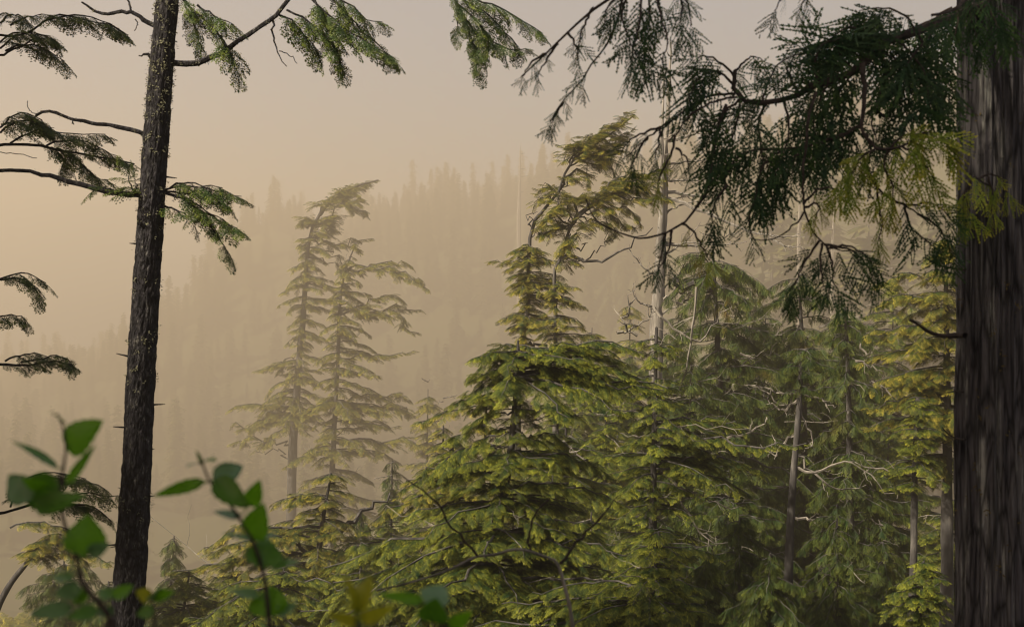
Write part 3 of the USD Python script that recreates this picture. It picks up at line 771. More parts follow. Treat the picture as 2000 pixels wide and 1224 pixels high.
cedar_limb([(1935, -110, .8), (1700, -90, .3), (1480, -60), (1300, -40), (1190, -5), (1149, 26), (1103, 70), (1068, 105), (1036, 130), (1018, 150)], DB - .4, 0.022, 0.003, [
    ([(1160, 15), (1140, 50), (1130, 90)], {'n': 3, 'S': 0.11}), ([(1110, 62), (1125, 90), (1128, 120)], {'n': 3, 'S': 0.11}), ([(1068, 105), (1040, 120), (1022, 150)], {'n': 3, 'S': 0.10}), ([(1090, 85), (1065, 120), (1050, 150)], {'n': 3, 'S': 0.10}),
    ([(1220, -20), (1187, 81), (1152, 133), (1121, 176), (1093, 207), (1075, 238)], {'n': 6, 'S': 0.12, 't0': .55, 'r': .006, 'dy': 0}), ([(1100, 200), (1085, 225), (1078, 240)], {'n': 3, 'S': 0.10}),
    ([(1240, -30), (1215, 20), (1225, 70), (1250, 120)], {'n': 8, 'S': 0.19}), ([(1250, -30), (1250, 30), (1240, 80), (1230, 120)], {'n': 8, 'S': 0.19}), ([(1280, -30), (1290, 30), (1300, 80), (1290, 130)], {'n': 6, 'S': 0.19}), ([(1320, -35), (1330, 10), (1325, 50)], {'n': 4, 'S': 0.17}), ([(1220, -20), (1190, 10), (1180, 50)], {'n': 4, 'S': 0.15}), ([(1260, -20), (1270, 20), (1265, 60)], {'n': 4, 'S': 0.19}),
    ([(1310, -35), (1345, 10), (1350, 50)], {'n': 4, 'S': 0.14}),
    ([(1560, -70), (1530, -10), (1510, 25)], {'n': 3, 'S': 0.14}), ([(1570, -70), (1575, -10), (1560, 20)], {'n': 3, 'S': 0.13})], seed=69, label='limb along the top with sprays hanging into view')
cedar_limb([(1950, -60, .6), (1900, -20, -.2), (1860, 20, -.4), (1820, 30, -.5)], DC - .5, 0.022, 0.006, [
    ([(1900, -20), (1895, 30), (1910, 70)], {'n': 6, 'S': 0.23}), ([(1920, -30), (1930, 20), (1950, 60)], {'n': 6, 'S': 0.23}), ([(1950, -40), (1960, 20), (1975, 60)], {'n': 6, 'S': 0.21}), ([(1870, 10), (1870, 50), (1850, 90)], {'n': 6, 'S': 0.21}), ([(1860, 15), (1820, 40), (1790, 80)], {'n': 6, 'S': 0.21})], n=8, S=.22, seed=70)
cedar_limb([(1935, 360, .3), (1910, 350, -.2), (1895, 352, -.35), (1880, 380, -.4)], DC - .4, 0.006, 0.002, [
    ([(1910, 350), (1930, 340), (1955, 350), (1965, 375)], {'n': 4, 'S': 0.14, 'kind': 'cedy', 'dy': 0}), ([(1895, 352), (1890, 380), (1895, 420)], {'n': 4, 'S': 0.14, 'kind': 'cedy', 'dy': 0}), ([(1930, 345), (1940, 380), (1935, 420)], {'n': 4, 'S': 0.13, 'kind': 'cedy', 'dy': 0}), ([(1890, 360), (1880, 400), (1885, 430)], {'n': 3, 'S': 0.12, 'kind': 'cedy', 'dy': 0})], kind='cedy', n=4, S=.14, seed=71, label='rusty yellow sprays in front of the trunk')
for k, (pts, r_) in enumerate([([(1885, 655, -.1), (1860, 655), (1835, 655), (1810, 645), (1792, 633), (1778, 625)], 0.016), ([(1885, 526, -.1), (1850, 522), (1825, 514), (1808, 503)], 0.007), ([(1885, 858, -.1), (1862, 853), (1848, 843), (1840, 834)], 0.006), ([(1880, 765, -.1), (1858, 765), (1848, 767)], 0.006)]):
    q = px_path(pts, DC - .1, 12)
    part(CT, 'stub', tube(q, np.linspace(r_, r_ * .45, 12), 7, .3, k), B_TWIG, CO)

# ------------------------------------------------------------------ broadleaf shoots close to the camera
def blade(base, tip, w, face, cup=0.12, seed=0, wave=0.05):
    """An ovate leaf from base to tip; face is the way its upper side looks."""
    x = tip - base
    L = np.linalg.norm(x)
    x = x / L
    zz = unit(face - x * (face @ x))
    y = np.cross(zz, x)
    nu, nv = 13, 6
    r_ = random.Random(seed)
    ph = r_.uniform(0, 6)
    v = []
    for i in range(nu):
        u = i / (nu - 1)
        hw = w / 2 * (math.sin(math.pi * u ** 0.72) ** 0.75) * (1 - 0.25 * u) * 1.15
        for j in range(nv):
            s = -1 + 2 * j / (nv - 1)
            tooth = 1 + (0.05 * (-1) ** i if abs(s) == 1 else 0)
            v.append(base + x * L * (u - 0.02 * abs(s)) + y * hw * s * tooth + zz * (cup * abs(s) * hw * 1.6 - cup * L * u * u * 0.9 + wave * hw * math.sin(7 * u + 2 * s + ph)))
    f = []
    for i in range(nu - 1):
        for j in range(nv - 1):
            a = i * nv + j
            f += [(a, a + 1, a + nv + 1), (a, a + nv + 1, a + nv)]
    return np.array(v), np.array(f)


def shoot(label, D, stem, leaves, seed, stem_r=0.0035, cat='shrub', group=None):
    p = px_path(stem, D, 24)
    gz = float(ground(p[0][0], p[0][1])) - 0.05
    low = np.linspace([p[0][0] + .05, p[0][1], gz], p[0], 6)[:-1]
    p = np.vstack([low, p])
    path, org = thing('broadleaf_shrub', label, cat, p[0], group)
    part(path, 'stem', tube(p, np.linspace(stem_r * 1.5, stem_r * .45, len(p)), 7, .15, seed), B_TWIG, org, smooth=True)
    r_ = random.Random(seed)
    for k, (b, t, w, c, *rest) in enumerate(leaves):
        dz = rest[0] if rest else r_.uniform(-.03, .03)
        B, Tp = P(b[0], b[1], D), P(t[0], t[1], D + dz)
        thin = w < 20
        fc = unit([r_.gauss(0, .25), -.35 if thin else -1, 1.0 if thin else r_.uniform(-.1, .5)])
        near = p[np.argmin(np.linalg.norm(p - B, axis=1))]
        lp = part(path, 'leaf', blade(B, Tp, (w if not thin else w * 2.2) * K * D, fc, seed=seed * 50 + k), BL[c], org, smooth=True)
        part(lp, 'leaf_stalk', tube(spline([near, (near + B) / 2 - Z * .002, B + (Tp - B) * .12], 6), np.linspace(.0016, .001, 6), 5), BL['d'], org)
    return path


DS = 2.1
shoot('leafy green shoot lowest at the left edge beside the dark trunk', DS, [(214, 1260), (210, 1197), (160, 1135), (151, 1092), (135, 1050), (122, 1005), (118, 965), (124, 914), (129, 870), (122, 830), (112, 808)], [
    ((130, 876), (197, 818), 66, 'g'), ((131, 945), (186, 865), 20, 'g'), ((124, 826), (96, 797), 11, 'd'), ((112, 914), (26, 852), 14, 'd'), ((118, 965), (24, 950), 74, 'd'), ((60, 975), (12, 925), 60, 'p'), ((92, 950), (44, 938), 34, 'g', -.05),
    ((70, 992), (164, 964), 42, 'd', -.03), ((163, 1084), (172, 1002), 80, 'g'), ((172, 1080), (214, 1062), 30, 'p'), ((140, 1132), (100, 1120), 13, 'd'), ((174, 1158), (134, 1172), 30, 'g'), ((158, 1150), (100, 1160), 34, 'p'), ((140, 1188), (48, 1196), 34, 'p'), ((190, 1190), (130, 1205), 30, 'd')], 3)
shoot('taller leafy green shoot standing right of the dark trunk', DS + .15, [(530, 1270), (525, 1200), (519, 1146), (511, 1106), (490, 1048), (468, 1012), (439, 972), (410, 940), (395, 903), (388, 886)], [
    ((391, 903), (385, 876), 9, 'd'), ((396, 900), (422, 896), 13, 'g'), ((392, 904), (364, 908), 15, 'p'), ((400, 940), (290, 968), 26, 'g'), ((416, 936), (482, 906), 44, 'p', .06), ((420, 936), (484, 992), 48, 'd'), ((486, 988), (508, 938), 36, 'g'),
    ((467, 1012), (416, 992), 13, 'p'), ((494, 1052), (512, 982), 56, 'g'), ((492, 1056), (433, 1034), 12, 'd'), ((512, 1108), (522, 1046), 72, 'd'), ((500, 1052), (548, 1038), 10, 'p'), ((528, 1112), (585, 1090), 18, 'd'), ((502, 1166), (443, 1144), 16, 'd'), ((526, 1204), (527, 1140), 76, 'g'), ((540, 1196), (580, 1178), 26, 'p')], 4)
shoot('small leaf pair in front of the dark trunk foot', DS, [(226, 1270), (224, 1215), (221, 1165)], [((222, 1166), (260, 1140), 26, 'g'), ((220, 1166), (192, 1148), 14, 'd'), ((224, 1195), (180, 1190), 22, 'p')], 5, .002)
shoot('low leafy tip just right of the dark trunk foot', DS, [(302, 1270), (301, 1215), (300, 1165)], [((299, 1166), (260, 1154), 28, 'y'), ((301, 1166), (338, 1154), 24, 'g'), ((300, 1190), (265, 1200), 26, 'd'), ((300, 1168), (306, 1148), 18, 'p')], 6, .002)
shoot('pale rounded leaf with dark leaves low at bottom centre', DS + .1, [(860, 1280), (850, 1230), (835, 1178)], [((838, 1182), (868, 1136), 56, 'p', .05), ((826, 1172), (742, 1160), 22, 'g'), ((846, 1214), (850, 1170), 60, 'd', -.03), ((880, 1225), (920, 1195), 30, 'g')], 7)
shoot('blurred yellow-green shoot at the bottom edge', DS - .3, [(704, 1290), (700, 1250), (696, 1205)], [((698, 1200), (676, 1112), 18, 'y'), ((700, 1195), (722, 1118), 18, 'y'), ((702, 1205), (660, 1160), 16, 'y'), ((704, 1210), (770, 1186), 30, 'y'), ((700, 1215), (640, 1200), 26, 'y')], 8)

# a bare twig arching in front of the forest
DT = 5.6
tw, r_ = [], random.Random(5)
main = px_path([(1112, 1330), (1113, 1184), (1103, 1146), (1094, 1113), (1085, 1095), (1064, 1086), (1034, 1076), (999, 1073), (969, 1082), (933, 1086), (895, 1104), (850, 1122), (790, 1140), (735, 1152)], DT, 46)
main = np.vstack([[main[0][0] + .05, DT, float(ground(main[0][0], DT)) - .1], main])
BT, BO = thing('bare_shrub', 'leafless brown twig arching over the dark bottom of the forest', 'shrub', main[0])
part(BT, 'stem', tube(main, np.linspace(.0085, .0035, len(main)), 8, .2, 2), B_SNAG, BO, smooth=True)
for pts in ([(933, 1086), (909, 1053), (880, 1027), (862, 991), (820, 955), (765, 915)], [(1036, 1076), (1034, 1038), (1048, 1000), (1075, 972)], [(1094, 1100), (1118, 1068), (1147, 1038), (1177, 1006), (1206, 968)], [(862, 991), (880, 980), (905, 974)]):
    q = px_path(pts, DT, 14, r_, .003)
    part(BT, 'twig', tube(q, np.linspace(.006, .002, 14), 6, .2, 3), B_TWIG, BO)

# ------------------------------------------------------------------ the pair of tall trees in the mist, left of the middle
conifer('hemlock_tree', 'tall misty tree with its crown bent right, hindmost of the pair beside the dark trunk', [(569, 960), (573, 850), (580, 760), (585, 690), (592, 620), (597, 540), (601, 490), (612, 440), (632, 408), (665, 380), (700, 362), (738, 352)], 165, .82, .08,
        [(452, 25, 30), (470, 30, 75), (500, 45, 55), (525, 35, 25), (545, 50, 75), (565, 45, 60), (600, 50, 65), (640, 45, 60), (680, 45, 50), (715, 85, 60), (760, 82, 60), (800, 122, 60), (832, 118, 50), (850, 25, 10)], 23, 6, 1.35, seed=101, a=(.0, .3), b=(.2, .6), split=True, y0=452, y1=840, wind=.12, dens=1.15,
        extra=[([(612, 440), (640, 415), (690, 395), (712, 405)],), ([(620, 425), (650, 385), (700, 358), (738, 350)], {'dy': .1}), ([(635, 405), (670, 370), (715, 360)],), ([(640, 400), (680, 395), (715, 425)],), ([(610, 440), (600, 430), (590, 438)],), ([(615, 438), (645, 432), (660, 448)],),
               ([(625, 415), (622, 400), (640, 385), (665, 378)], {'dy': .2}), ([(655, 385), (690, 380), (712, 392)],), ([(605, 470), (650, 475), (690, 470), (728, 466)], {'wide': .2}), ([(604, 470), (625, 455), (655, 450)],), ([(597, 492), (625, 490), (660, 500), (680, 545)], {'t0': .5, 'wide': .15}), ([(597, 495), (620, 505), (645, 520), (690, 530)], {'t0': .6, 'wide': .15}),
               ([(573, 800), (530, 812), (490, 822), (452, 832)], {'wide': .32}), ([(572, 868), (530, 862), (490, 858), (452, 866)], {'wide': .25, 't0': .3}), ([(571, 892), (545, 885), (520, 888), (500, 880)], {'bare': 1}), ([(574, 700), (540, 712), (506, 722)],)])
conifer('hemlock_tree', 'misty tree with golden drooping tiers, nearest of the pair right of the dark trunk', [(648, 1010), (650, 900), (655, 800), (660, 700), (662, 620), (672, 540), (685, 500), (696, 474)], 135, .46, .06,
        [(474, 3, 6), (500, 12, 45), (530, 25, 50), (560, 25, 60), (590, 45, 65), (620, 40, 75), (650, 50, 90), (690, 32, 100), (720, 45, 70), (750, 60, 105), (790, 65, 120), (820, 55, 140), (850, 60, 150), (880, 95, 140), (905, 110, 110), (930, 90, 120), (960, 110, 160), (1000, 140, 190)], 27, 6, 1.1, seed=102, a=(.0, .3), b=(.2, .6), split=True, wind=.06, dens=1.15, dead=16,
        extra=[([(672, 530), (730, 522), (790, 528), (842, 568)], {'wide': .22}), ([(680, 525), (740, 515), (805, 522)], {'wide': .2}), ([(665, 595), (720, 590), (765, 575), (790, 592)],), ([(664, 610), (720, 605), (780, 625), (818, 650)], {'wide': .22}), ([(664, 615), (740, 605), (820, 605)], {'wide': .2}),
               ([(656, 705), (710, 690), (760, 690), (810, 684)], {'wide': .25}), ([(655, 785), (710, 770), (760, 775), (800, 785)],), ([(653, 800), (730, 790), (790, 800), (815, 815)],), ([(652, 862), (720, 855), (790, 855), (850, 872)],)])

# ------------------------------------------------------------------ the windswept trees in the centre
conifer('hemlock_tree', 'windswept leaning tree in the middle with a pointed plume sweeping right', [(1012, 900), (1012, 760), (1022, 660), (1032, 590), (1032, 540), (1034, 480), (1040, 440), (1060, 410), (1085, 385), (1100, 350), (1113, 318), (1135, 300), (1170, 278), (1205, 252), (1240, 224)], 48, .20, .02,
        [(465, 18, 18), (485, 50, 40), (512, 78, 65), (540, 68, 105), (562, 40, 110), (578, 10, 50), (594, 8, 40), (606, 65, 60), (625, 90, 90), (642, 75, 70), (656, 14, 20), (700, 10, 20)], 17, 7, .5, seed=103, split=True, y0=472, y1=690, wind=.05, dens=1.2,
        extra=[([(1113, 318), (1130, 285), (1160, 262), (1200, 240)],), ([(1120, 305), (1160, 270), (1200, 250), (1240, 224)], {'dy': 0}), ([(1125, 300), (1150, 290), (1190, 280), (1230, 255)],), ([(1113, 320), (1105, 310), (1112, 290), (1130, 275)],), ([(1118, 310), (1150, 305), (1190, 300), (1215, 295)],), ([(1112, 325), (1140, 308), (1180, 290), (1200, 270)],), ([(1135, 290), (1165, 262), (1200, 240), (1225, 232)],), ([(1118, 312), (1118, 300), (1140, 280), (1160, 268)], {'dy': -.4}),
               ([(1150, 280), (1190, 272), (1225, 258)],), ([(1130, 300), (1165, 292), (1200, 292), (1240, 250)], {'wide': .2}), ([(1140, 300), (1175, 305), (1195, 312)],),
               ([(1092, 372), (1110, 345), (1150, 328), (1190, 330), (1230, 348)], {'wide': .2}), ([(1095, 365), (1115, 350), (1140, 345), (1150, 360)],), ([(1090, 380), (1078, 372), (1070, 362)], {'S': .3}), ([(1070, 395), (1060, 385), (1055, 372)], {'S': .25, 'dens': .5}),
               ([(1040, 445), (1034, 432), (1034, 414), (1050, 414)], {'bare': 1, 'r': .022}), ([(1036, 465), (1055, 458), (1085, 456)], {'bare': 1}), ([(1026, 680), (1050, 670), (1080, 700)], {'bare': 1, 'r': .06})])
conifer('hemlock_tree', 'arched flat-topped crown in the centre, under the pointed plume', [(1084, 760), (1085, 690), (1085, 620), (1083, 560), (1085, 522), (1103, 490), (1108, 458), (1116, 441), (1140, 415), (1180, 390), (1215, 372)], 45, .16, .03,
        [(545, 12, 45), (575, 25, 60), (600, 40, 65), (640, 45, 75), (665, 30, 70)], 6, 6, .5, seed=104, split=True, y0=545, y1=665, dens=1.15,
        extra=[([(1116, 441), (1130, 400), (1170, 370), (1230, 345), (1310, 325)], {'wide': .22}), ([(1130, 420), (1180, 385), (1240, 372), (1310, 388)], {'wide': .22}), ([(1120, 430), (1090, 405), (1065, 420), (1052, 445)],), ([(1112, 440), (1080, 425), (1055, 455)],), ([(1118, 436), (1110, 400), (1150, 372)],), ([(1125, 425), (1150, 395), (1200, 365), (1260, 350)],),
               ([(1140, 415), (1190, 375), (1250, 365), (1295, 380)],), ([(1150, 405), (1190, 400), (1225, 412), (1252, 442)],), ([(1140, 415), (1180, 410), (1215, 430), (1240, 445)],), ([(1130, 425), (1160, 430), (1190, 445), (1195, 465)],), ([(1120, 430), (1140, 440), (1160, 445)],), ([(1160, 395), (1200, 355), (1245, 335), (1290, 345)],), ([(1118, 440), (1085, 410), (1100, 390), (1140, 375)],), ([(1116, 445), (1095, 440), (1075, 450), (1062, 468)],),
               ([(1200, 380), (1250, 390), (1290, 385), (1312, 395)],), ([(1180, 390), (1230, 360), (1280, 355)],), ([(1110, 455), (1110, 470), (1105, 490)], {'S': .3}),
               ([(1097, 505), (1120, 513), (1150, 514), (1180, 500), (1222, 486), (1250, 462), (1270, 448)], {'bare': 1, 'r': .05}), ([(1100, 497), (1120, 490), (1148, 474)], {'bare': 1, 'r': .035}), ([(1105, 470), (1130, 462), (1155, 448)], {'bare': 1}), ([(1130, 510), (1160, 490), (1185, 470), (1190, 450)], {'bare': 1}), ([(1090, 510), (1110, 505), (1130, 515)], {'S': .3})])

# ------------------------------------------------------------------ the silvery twin-topped snag
rs = random.Random(31)
DN = 47.0
n1 = px_path([(1281, 900), (1283, 640), (1287, 560), (1294, 430), (1300, 300), (1306, 180), (1310, 84)], DN, 34, rs, .015)
n2 = px_path([(1288, 500), (1291, 430), (1293, 350), (1294, 230), (1297, 152)], DN - .25, 24, rs, .012)
n1 = np.vstack([[n1[0][0], DN, float(ground(n1[0][0], DN)) - .3], n1])
SN, SO = thing('dead_snag', 'silvery dead trunk with two bare spires and long bare branches', 'dead tree', n1[0])
part(SN, 'trunk', tube(n1, np.interp(np.linspace(0, 1, 35), [0, .1, .5, .62, .8, 1], [.32, .25, .19, .145, .085, .022]), 12, .22, 1), B_SNAG, SO, smooth=True)
part(SN, 'spire', tube(n2, np.linspace(.115, .018, 24), 9, .2, 2), B_SNAG, SO, smooth=True)
for k, pts in enumerate([[(1302, 275), (1325, 272), (1352, 264), (1380, 247)], [(1300, 322), (1340, 316), (1385, 308), (1420, 290), (1460, 268)], [(1299, 352), (1330, 354), (1365, 350), (1412, 327)], [(1297, 375), (1330, 378), (1360, 385), (1400, 380), (1440, 372)], [(1296, 388), (1325, 395), (1352, 408), (1400, 430), (1450, 452), (1500, 464), (1560, 466)],
                         [(1292, 474), (1320, 478), (1360, 478), (1400, 470), (1436, 454)], [(1291, 480), (1340, 476), (1400, 478), (1455, 473)], [(1290, 500), (1320, 485), (1345, 465), (1365, 440)], [(1288, 540), (1265, 530), (1245, 510), (1228, 488)], [(1286, 565), (1280, 545), (1270, 522)], [(1284, 600), (1250, 592), (1235, 570)], [(1298, 400), (1320, 388), (1345, 380)], [(1294, 420), (1320, 405), (1350, 395), (1385, 398)], [(1500, 464), (1530, 480), (1565, 485)], [(1310, 262), (1325, 250), (1342, 258)], [(1284, 620), (1320, 598), (1360, 590), (1395, 575)], [(1285, 590), (1300, 560), (1330, 545)]]):
    q = px_path(pts, DN, 14, rs, .02, rs.uniform(-.4, .25))
    part(SN, 'branch', twiggy(q, rs.uniform(.065, .085) if k in (3, 4, 5, 0) else .042, .013, rs, 7, 5, .22), B_SNAG, SO)
st = []
for k in range(46):
    i = rs.randrange(8, 34)
    src = n1 if rs.random() < .65 else n2
    i = min(i, len(src) - 1)
    a_ = rs.uniform(0, 6.28)
    l_ = rs.uniform(.2, .6) * (1.2 - i / 40)
    d_ = np.array([math.cos(a_), math.sin(a_), rs.uniform(-.1, .5)])
    st.append(tube(np.array([src[i], src[i] + d_ * l_ * .6, src[i] + d_ * l_ + Z * .06]), np.array([.022, .016, .008]), 4))
part(SN, 'stubs', join(st), B_DEAD, SO, kind='stuff')

# ------------------------------------------------------------------ the green forest below
T_TIERS = [[(1012, 692), (1100, 672), (1190, 668), (1256, 690)], [(1012, 705), (1090, 700), (1160, 690), (1230, 712)], [(1012, 680), (985, 672), (955, 690)], [(1010, 725), (1110, 712), (1200, 722), (1262, 742)], [(1008, 700), (970, 698), (932, 722)], [(1008, 760), (940, 770), (880, 792)], [(1010, 700), (1060, 685), (1100, 680), (1128, 690)], [(1005, 720), (950, 720), (915, 745)], [(1008, 750), (960, 745), (905, 772)], [(1000, 790), (960, 788), (915, 805)], [(1000, 845), (940, 855), (880, 888), (852, 912)], [(1010, 860), (1060, 850), (1120, 862)],
           [(995, 930), (930, 920), (880, 925), (846, 952)], [(985, 980), (940, 985), (885, 1002)], [(975, 1030), (900, 1022), (842, 1042)], [(980, 1000), (1060, 1008), (1120, 1012), (1172, 1016)], [(970, 1060), (890, 1058), (825, 1082)], [(972, 1060), (1060, 1052), (1150, 1058), (1232, 1076)],
           [(965, 1110), (880, 1108), (775, 1132)], [(965, 1110), (1050, 1098), (1135, 1112)], [(1002, 900), (1080, 890), (1150, 905), (1190, 930)], [(990, 950), (1070, 945), (1160, 960), (1215, 985)], [(1005, 810), (1070, 800), (1140, 815)], [(960, 1150), (860, 1145), (740, 1170)], [(960, 1160), (1060, 1145), (1180, 1160)]]
for k, (x, y, d, w_, kd, l) in enumerate([(1085, 790, 37, 100, 'hem', 'shaded green tree filling the gap right of the large dark central tree'), (1180, 740, 40, 90, 'hem', 'dusky tree between the arched crown and the flat-tiered tree'), (1345, 690, 40, 100, 'ced', 'dark drooping cedar directly right of the flat-tiered tree'), (1490, 620, 48, 120, 'ced', 'olive cedar between the two bushy cedars'),
                                             (880, 860, 36, 90, 'hem', 'shaded tree behind the rounded golden-edged tree'), (760, 985, 38, 110, 'hem', 'spreading tree low between the misty pair and the golden-edged tree'), (1620, 800, 44, 120, 'ced', 'dark cedar deep in the forest right of the bare grey trunk'), (1730, 860, 46, 120, 'hem', 'dark tree deep in the forest left of the slim dark trunk'), (1420, 900, 36, 130, 'ced', 'dark cedar under the long flat tiers'), (700, 1060, 33, 120, 'hem', 'green tree at the bottom left of the arching bare twig'), (1150, 1000, 33, 110, 'hem', 'dark tree behind the arching bare twig'), (1120, 700, 58, 100, 'hem', 'hazy dark tree showing through right of the large central trunk'), (1230, 700, 60, 90, 'ced', 'hazy cedar right behind the foot of the silvery snag'), (1320, 610, 62, 80, 'ced', 'cedar top just right of the silvery snag'), (1460, 560, 58, 110, 'ced', 'cedar crown behind the rounded bushy tops'), (1650, 620, 55, 110, 'ced', 'cedar crown left of the golden-green tree, deep in shade'), (1740, 560, 56, 110, 'hem', 'grey-green crown left behind the golden-green tree'), (1540, 800, 52, 120, 'hem', 'dark tree right behind the bare grey trunk'), (1700, 960, 38, 130, 'ced', 'dark cedar behind the low olive cedar at the bottom right'), (1000, 900, 44, 130, 'hem', 'dark tree hidden behind the trunk of the large central tree'), (1260, 960, 36, 120, 'ced', 'dark cedar below the flat-tiered tree'), (1840, 1000, 36, 120, 'hem', 'dark green tree low beside the cedar trunk'), (620, 1010, 60, 110, 'hem', 'misty green tree filling the foot of the misty pair'), (450, 1090, 44, 110, 'hem', 'low golden-green tree behind the taller leafy shoot')]):
    conifer('hemlock_tree' if kd == 'hem' else 'cedar_tree', l, [(x, 1300), (x + 3, y + 120), (x + 5, y)], d, .12, .02, [(y, 8, 8), (y + 40, w_ * .6, w_ * .6), (y + 130, w_ * 1.2, w_ * 1.2), (y + 300, w_ * 1.5, w_ * 1.5), (1260, w_ * 1.7, w_ * 1.7)], max(9, int((1240 - y) / 25)), 7, (.0145 * d), 'hemg' if kd == 'hem' else kd, seed=160 + k, dead=28, y1=1250)
conifer('hemlock_tree', 'large dark green tree with broad tiers filling the bottom centre', [(952, 1300), (960, 1150), (975, 1000), (990, 930), (1000, 860), (1006, 780), (1010, 720), (1012, 665)], 25, .22, .02,
        [(655, 30, 90), (672, 75, 190), (695, 90, 250), (740, 80, 290), (765, 60, 160), (785, 90, 110), (815, 130, 150), (850, 140, 140), (900, 200, 170), (950, 230, 200), (1000, 260, 240), (1060, 330, 280), (1110, 350, 300), (1180, 380, 330), (1240, 380, 330)], 21, 7, .36, kind='hemg', seed=105, split=True, dead=36, dens=1.1,
        extra=[([(1010, 720), (1080, 690), (1150, 678), (1200, 690)],), ([(1008, 740), (1090, 720), (1170, 735), (1210, 755)],), ([(1010, 735), (1120, 735), (1220, 745), (1305, 758)], {'wide': .2}), ([(1005, 800), (950, 815), (900, 845), (870, 860)],), ([(998, 860), (930, 870), (850, 910), (790, 950)],), ([(1012, 690), (980, 690), (965, 702)],)] + [(q, {'wide': .42}) for q in T_TIERS])
conifer('hemlock_tree', 'rounded golden-edged tree just left of the large dark central tree', [(935, 1300), (940, 1150), (945, 930), (948, 850), (950, 790)], 29, .15, .02,
        [(765, 15, 30), (790, 80, 50), (820, 110, 50), (850, 50, 60), (880, 60, 60), (920, 130, 60), (960, 170, 60), (1010, 200, 70), (1080, 250, 80), (1160, 280, 100), (1240, 280, 100)], 14, 6, .38, seed=106, split=True, dead=20,
        extra=[([(945, 800), (900, 800), (850, 810), (820, 822)],), ([(945, 940), (880, 925), (820, 935), (770, 960)],), ([(944, 960), (860, 955), (790, 975), (735, 1010)],)])
conifer('hemlock_tree', 'golden-tipped spreading tree at the foot of the misty pair', [(612, 1290), (618, 1150), (622, 1080), (630, 1020), (640, 960), (648, 925)], 44, .25, .03,
        [(925, 10, 15), (950, 75, 50), (985, 105, 90), (1010, 90, 110), (1040, 215, 120), (1075, 230, 140), (1110, 260, 150), (1150, 320, 190), (1200, 340, 220), (1250, 340, 220)], 13, 6, .58, seed=107, split=True, dead=24, dens=1.1,
        extra=[([(630, 1030), (560, 1025), (480, 1025), (410, 1060)],), ([(625, 1060), (540, 1050), (450, 1070), (390, 1090)],), ([(622, 1085), (540, 1085), (430, 1100), (330, 1120)],), ([(640, 975), (590, 965), (530, 985)],), ([(628, 1050), (680, 1020), (720, 990), (760, 965)], {'bare': 1, 'r': .09}), ([(625, 1085), (590, 1070), (560, 1050)], {'bare': 1, 'r': .07})])
conifer('hemlock_tree', 'low sprawling green tree along the bottom left of centre', [(520, 1330), (530, 1230), (545, 1150), (555, 1110)], 31, .13, .02,
        [(1100, 20, 40), (1130, 120, 120), (1165, 200, 170), (1210, 230, 190), (1250, 230, 190)], 9, 6, .42, kind='hemg', seed=108, dead=8)
conifer('hemlock_tree', 'dark tree at the bottom edge beneath the arching bare twig', [(1262, 1320), (1268, 1180), (1276, 1110), (1285, 1040)], 21, .17, .03,
        [(1035, 10, 20), (1065, 60, 90), (1100, 90, 130), (1140, 210, 120), (1180, 270, 130), (1230, 290, 150)], 11, 6, .32, kind='hemg', seed=109, dead=14,
        extra=[([(1268, 1160), (1180, 1140), (1100, 1150), (1040, 1160)],), ([(1266, 1190), (1160, 1175), (1050, 1185), (980, 1195)],), ([(1270, 1150), (1310, 1140), (1350, 1180)],)])
conifer('hemlock_tree', 'green tree whose long flat tiers reach right under the silvery snag', [(1272, 1290), (1274, 1100), (1278, 850), (1282, 640)], 29, .16, .03,
        [(640, 30, 50), (680, 80, 70), (720, 70, 60), (770, 70, 60), (800, 70, 140), (840, 85, 230), (890, 90, 240), (930, 100, 200), (980, 120, 130), (1040, 130, 130), (1100, 150, 150), (1200, 160, 150)], 21, 6, .38, kind='hemg', seed=110, split=True, dead=40,
        extra=[([(1276, 830), (1350, 815), (1410, 825), (1460, 850)],), ([(1276, 870), (1370, 860), (1470, 865), (1558, 858)], {'wide': .2}), ([(1275, 910), (1350, 895), (1440, 905), (1520, 935)],), ([(1277, 760), (1240, 750), (1200, 760)],)],
        dead_px=[[(1280, 605), (1300, 625), (1325, 648), (1360, 664), (1385, 650), (1400, 628), (1406, 610)], [(1360, 560), (1355, 640), (1345, 720), (1330, 765), (1305, 785), (1270, 795)], [(1245, 655), (1222, 640), (1225, 600), (1235, 560)], [(1205, 650), (1250, 635), (1275, 610)], [(1290, 920), (1310, 935), (1330, 975), (1350, 1020), (1385, 1050), (1415, 1052)], [(1320, 940), (1360, 965), (1400, 985), (1440, 995)], [(1100, 860), (1130, 890), (1150, 905)], [(1150, 800), (1200, 815), (1240, 800)], [(1420, 855), (1460, 848), (1490, 828), (1500, 815)]])
conifer('cedar_tree', 'bushy olive cedar with rounded tops right of the silvery snag', [(1425, 1290), (1415, 1000), (1405, 750), (1398, 600), (1392, 490)], 42, .3, .04,
        [(485, 30, 40), (505, 85, 115), (540, 95, 150), (580, 105, 165), (640, 110, 150), (720, 130, 150), (820, 150, 160), (950, 160, 170), (1100, 170, 180), (1240, 180, 180)], 30, 6, .62, 'ced', seed=111, a=(-.1, .25), b=(.2, .5), dens=.9, dead=44,
        extra=[([(1395, 505), (1370, 500), (1340, 520), (1310, 545)],), ([(1396, 560), (1350, 555), (1315, 548), (1335, 560)], {'r': .1, 'bare': 1}), ([(1396, 565), (1380, 563), (1398, 550)], {'r': .1, 'bare': 1})],
        dead_px=[[(1310, 530), (1335, 560), (1345, 570)], [(1295, 585), (1340, 570), (1380, 565)], [(1320, 590), (1355, 585), (1400, 570)], [(1405, 680), (1440, 700), (1475, 695)], [(1450, 635), (1480, 652), (1530, 655)], [(1400, 680), (1420, 740), (1440, 720), (1470, 700)]])
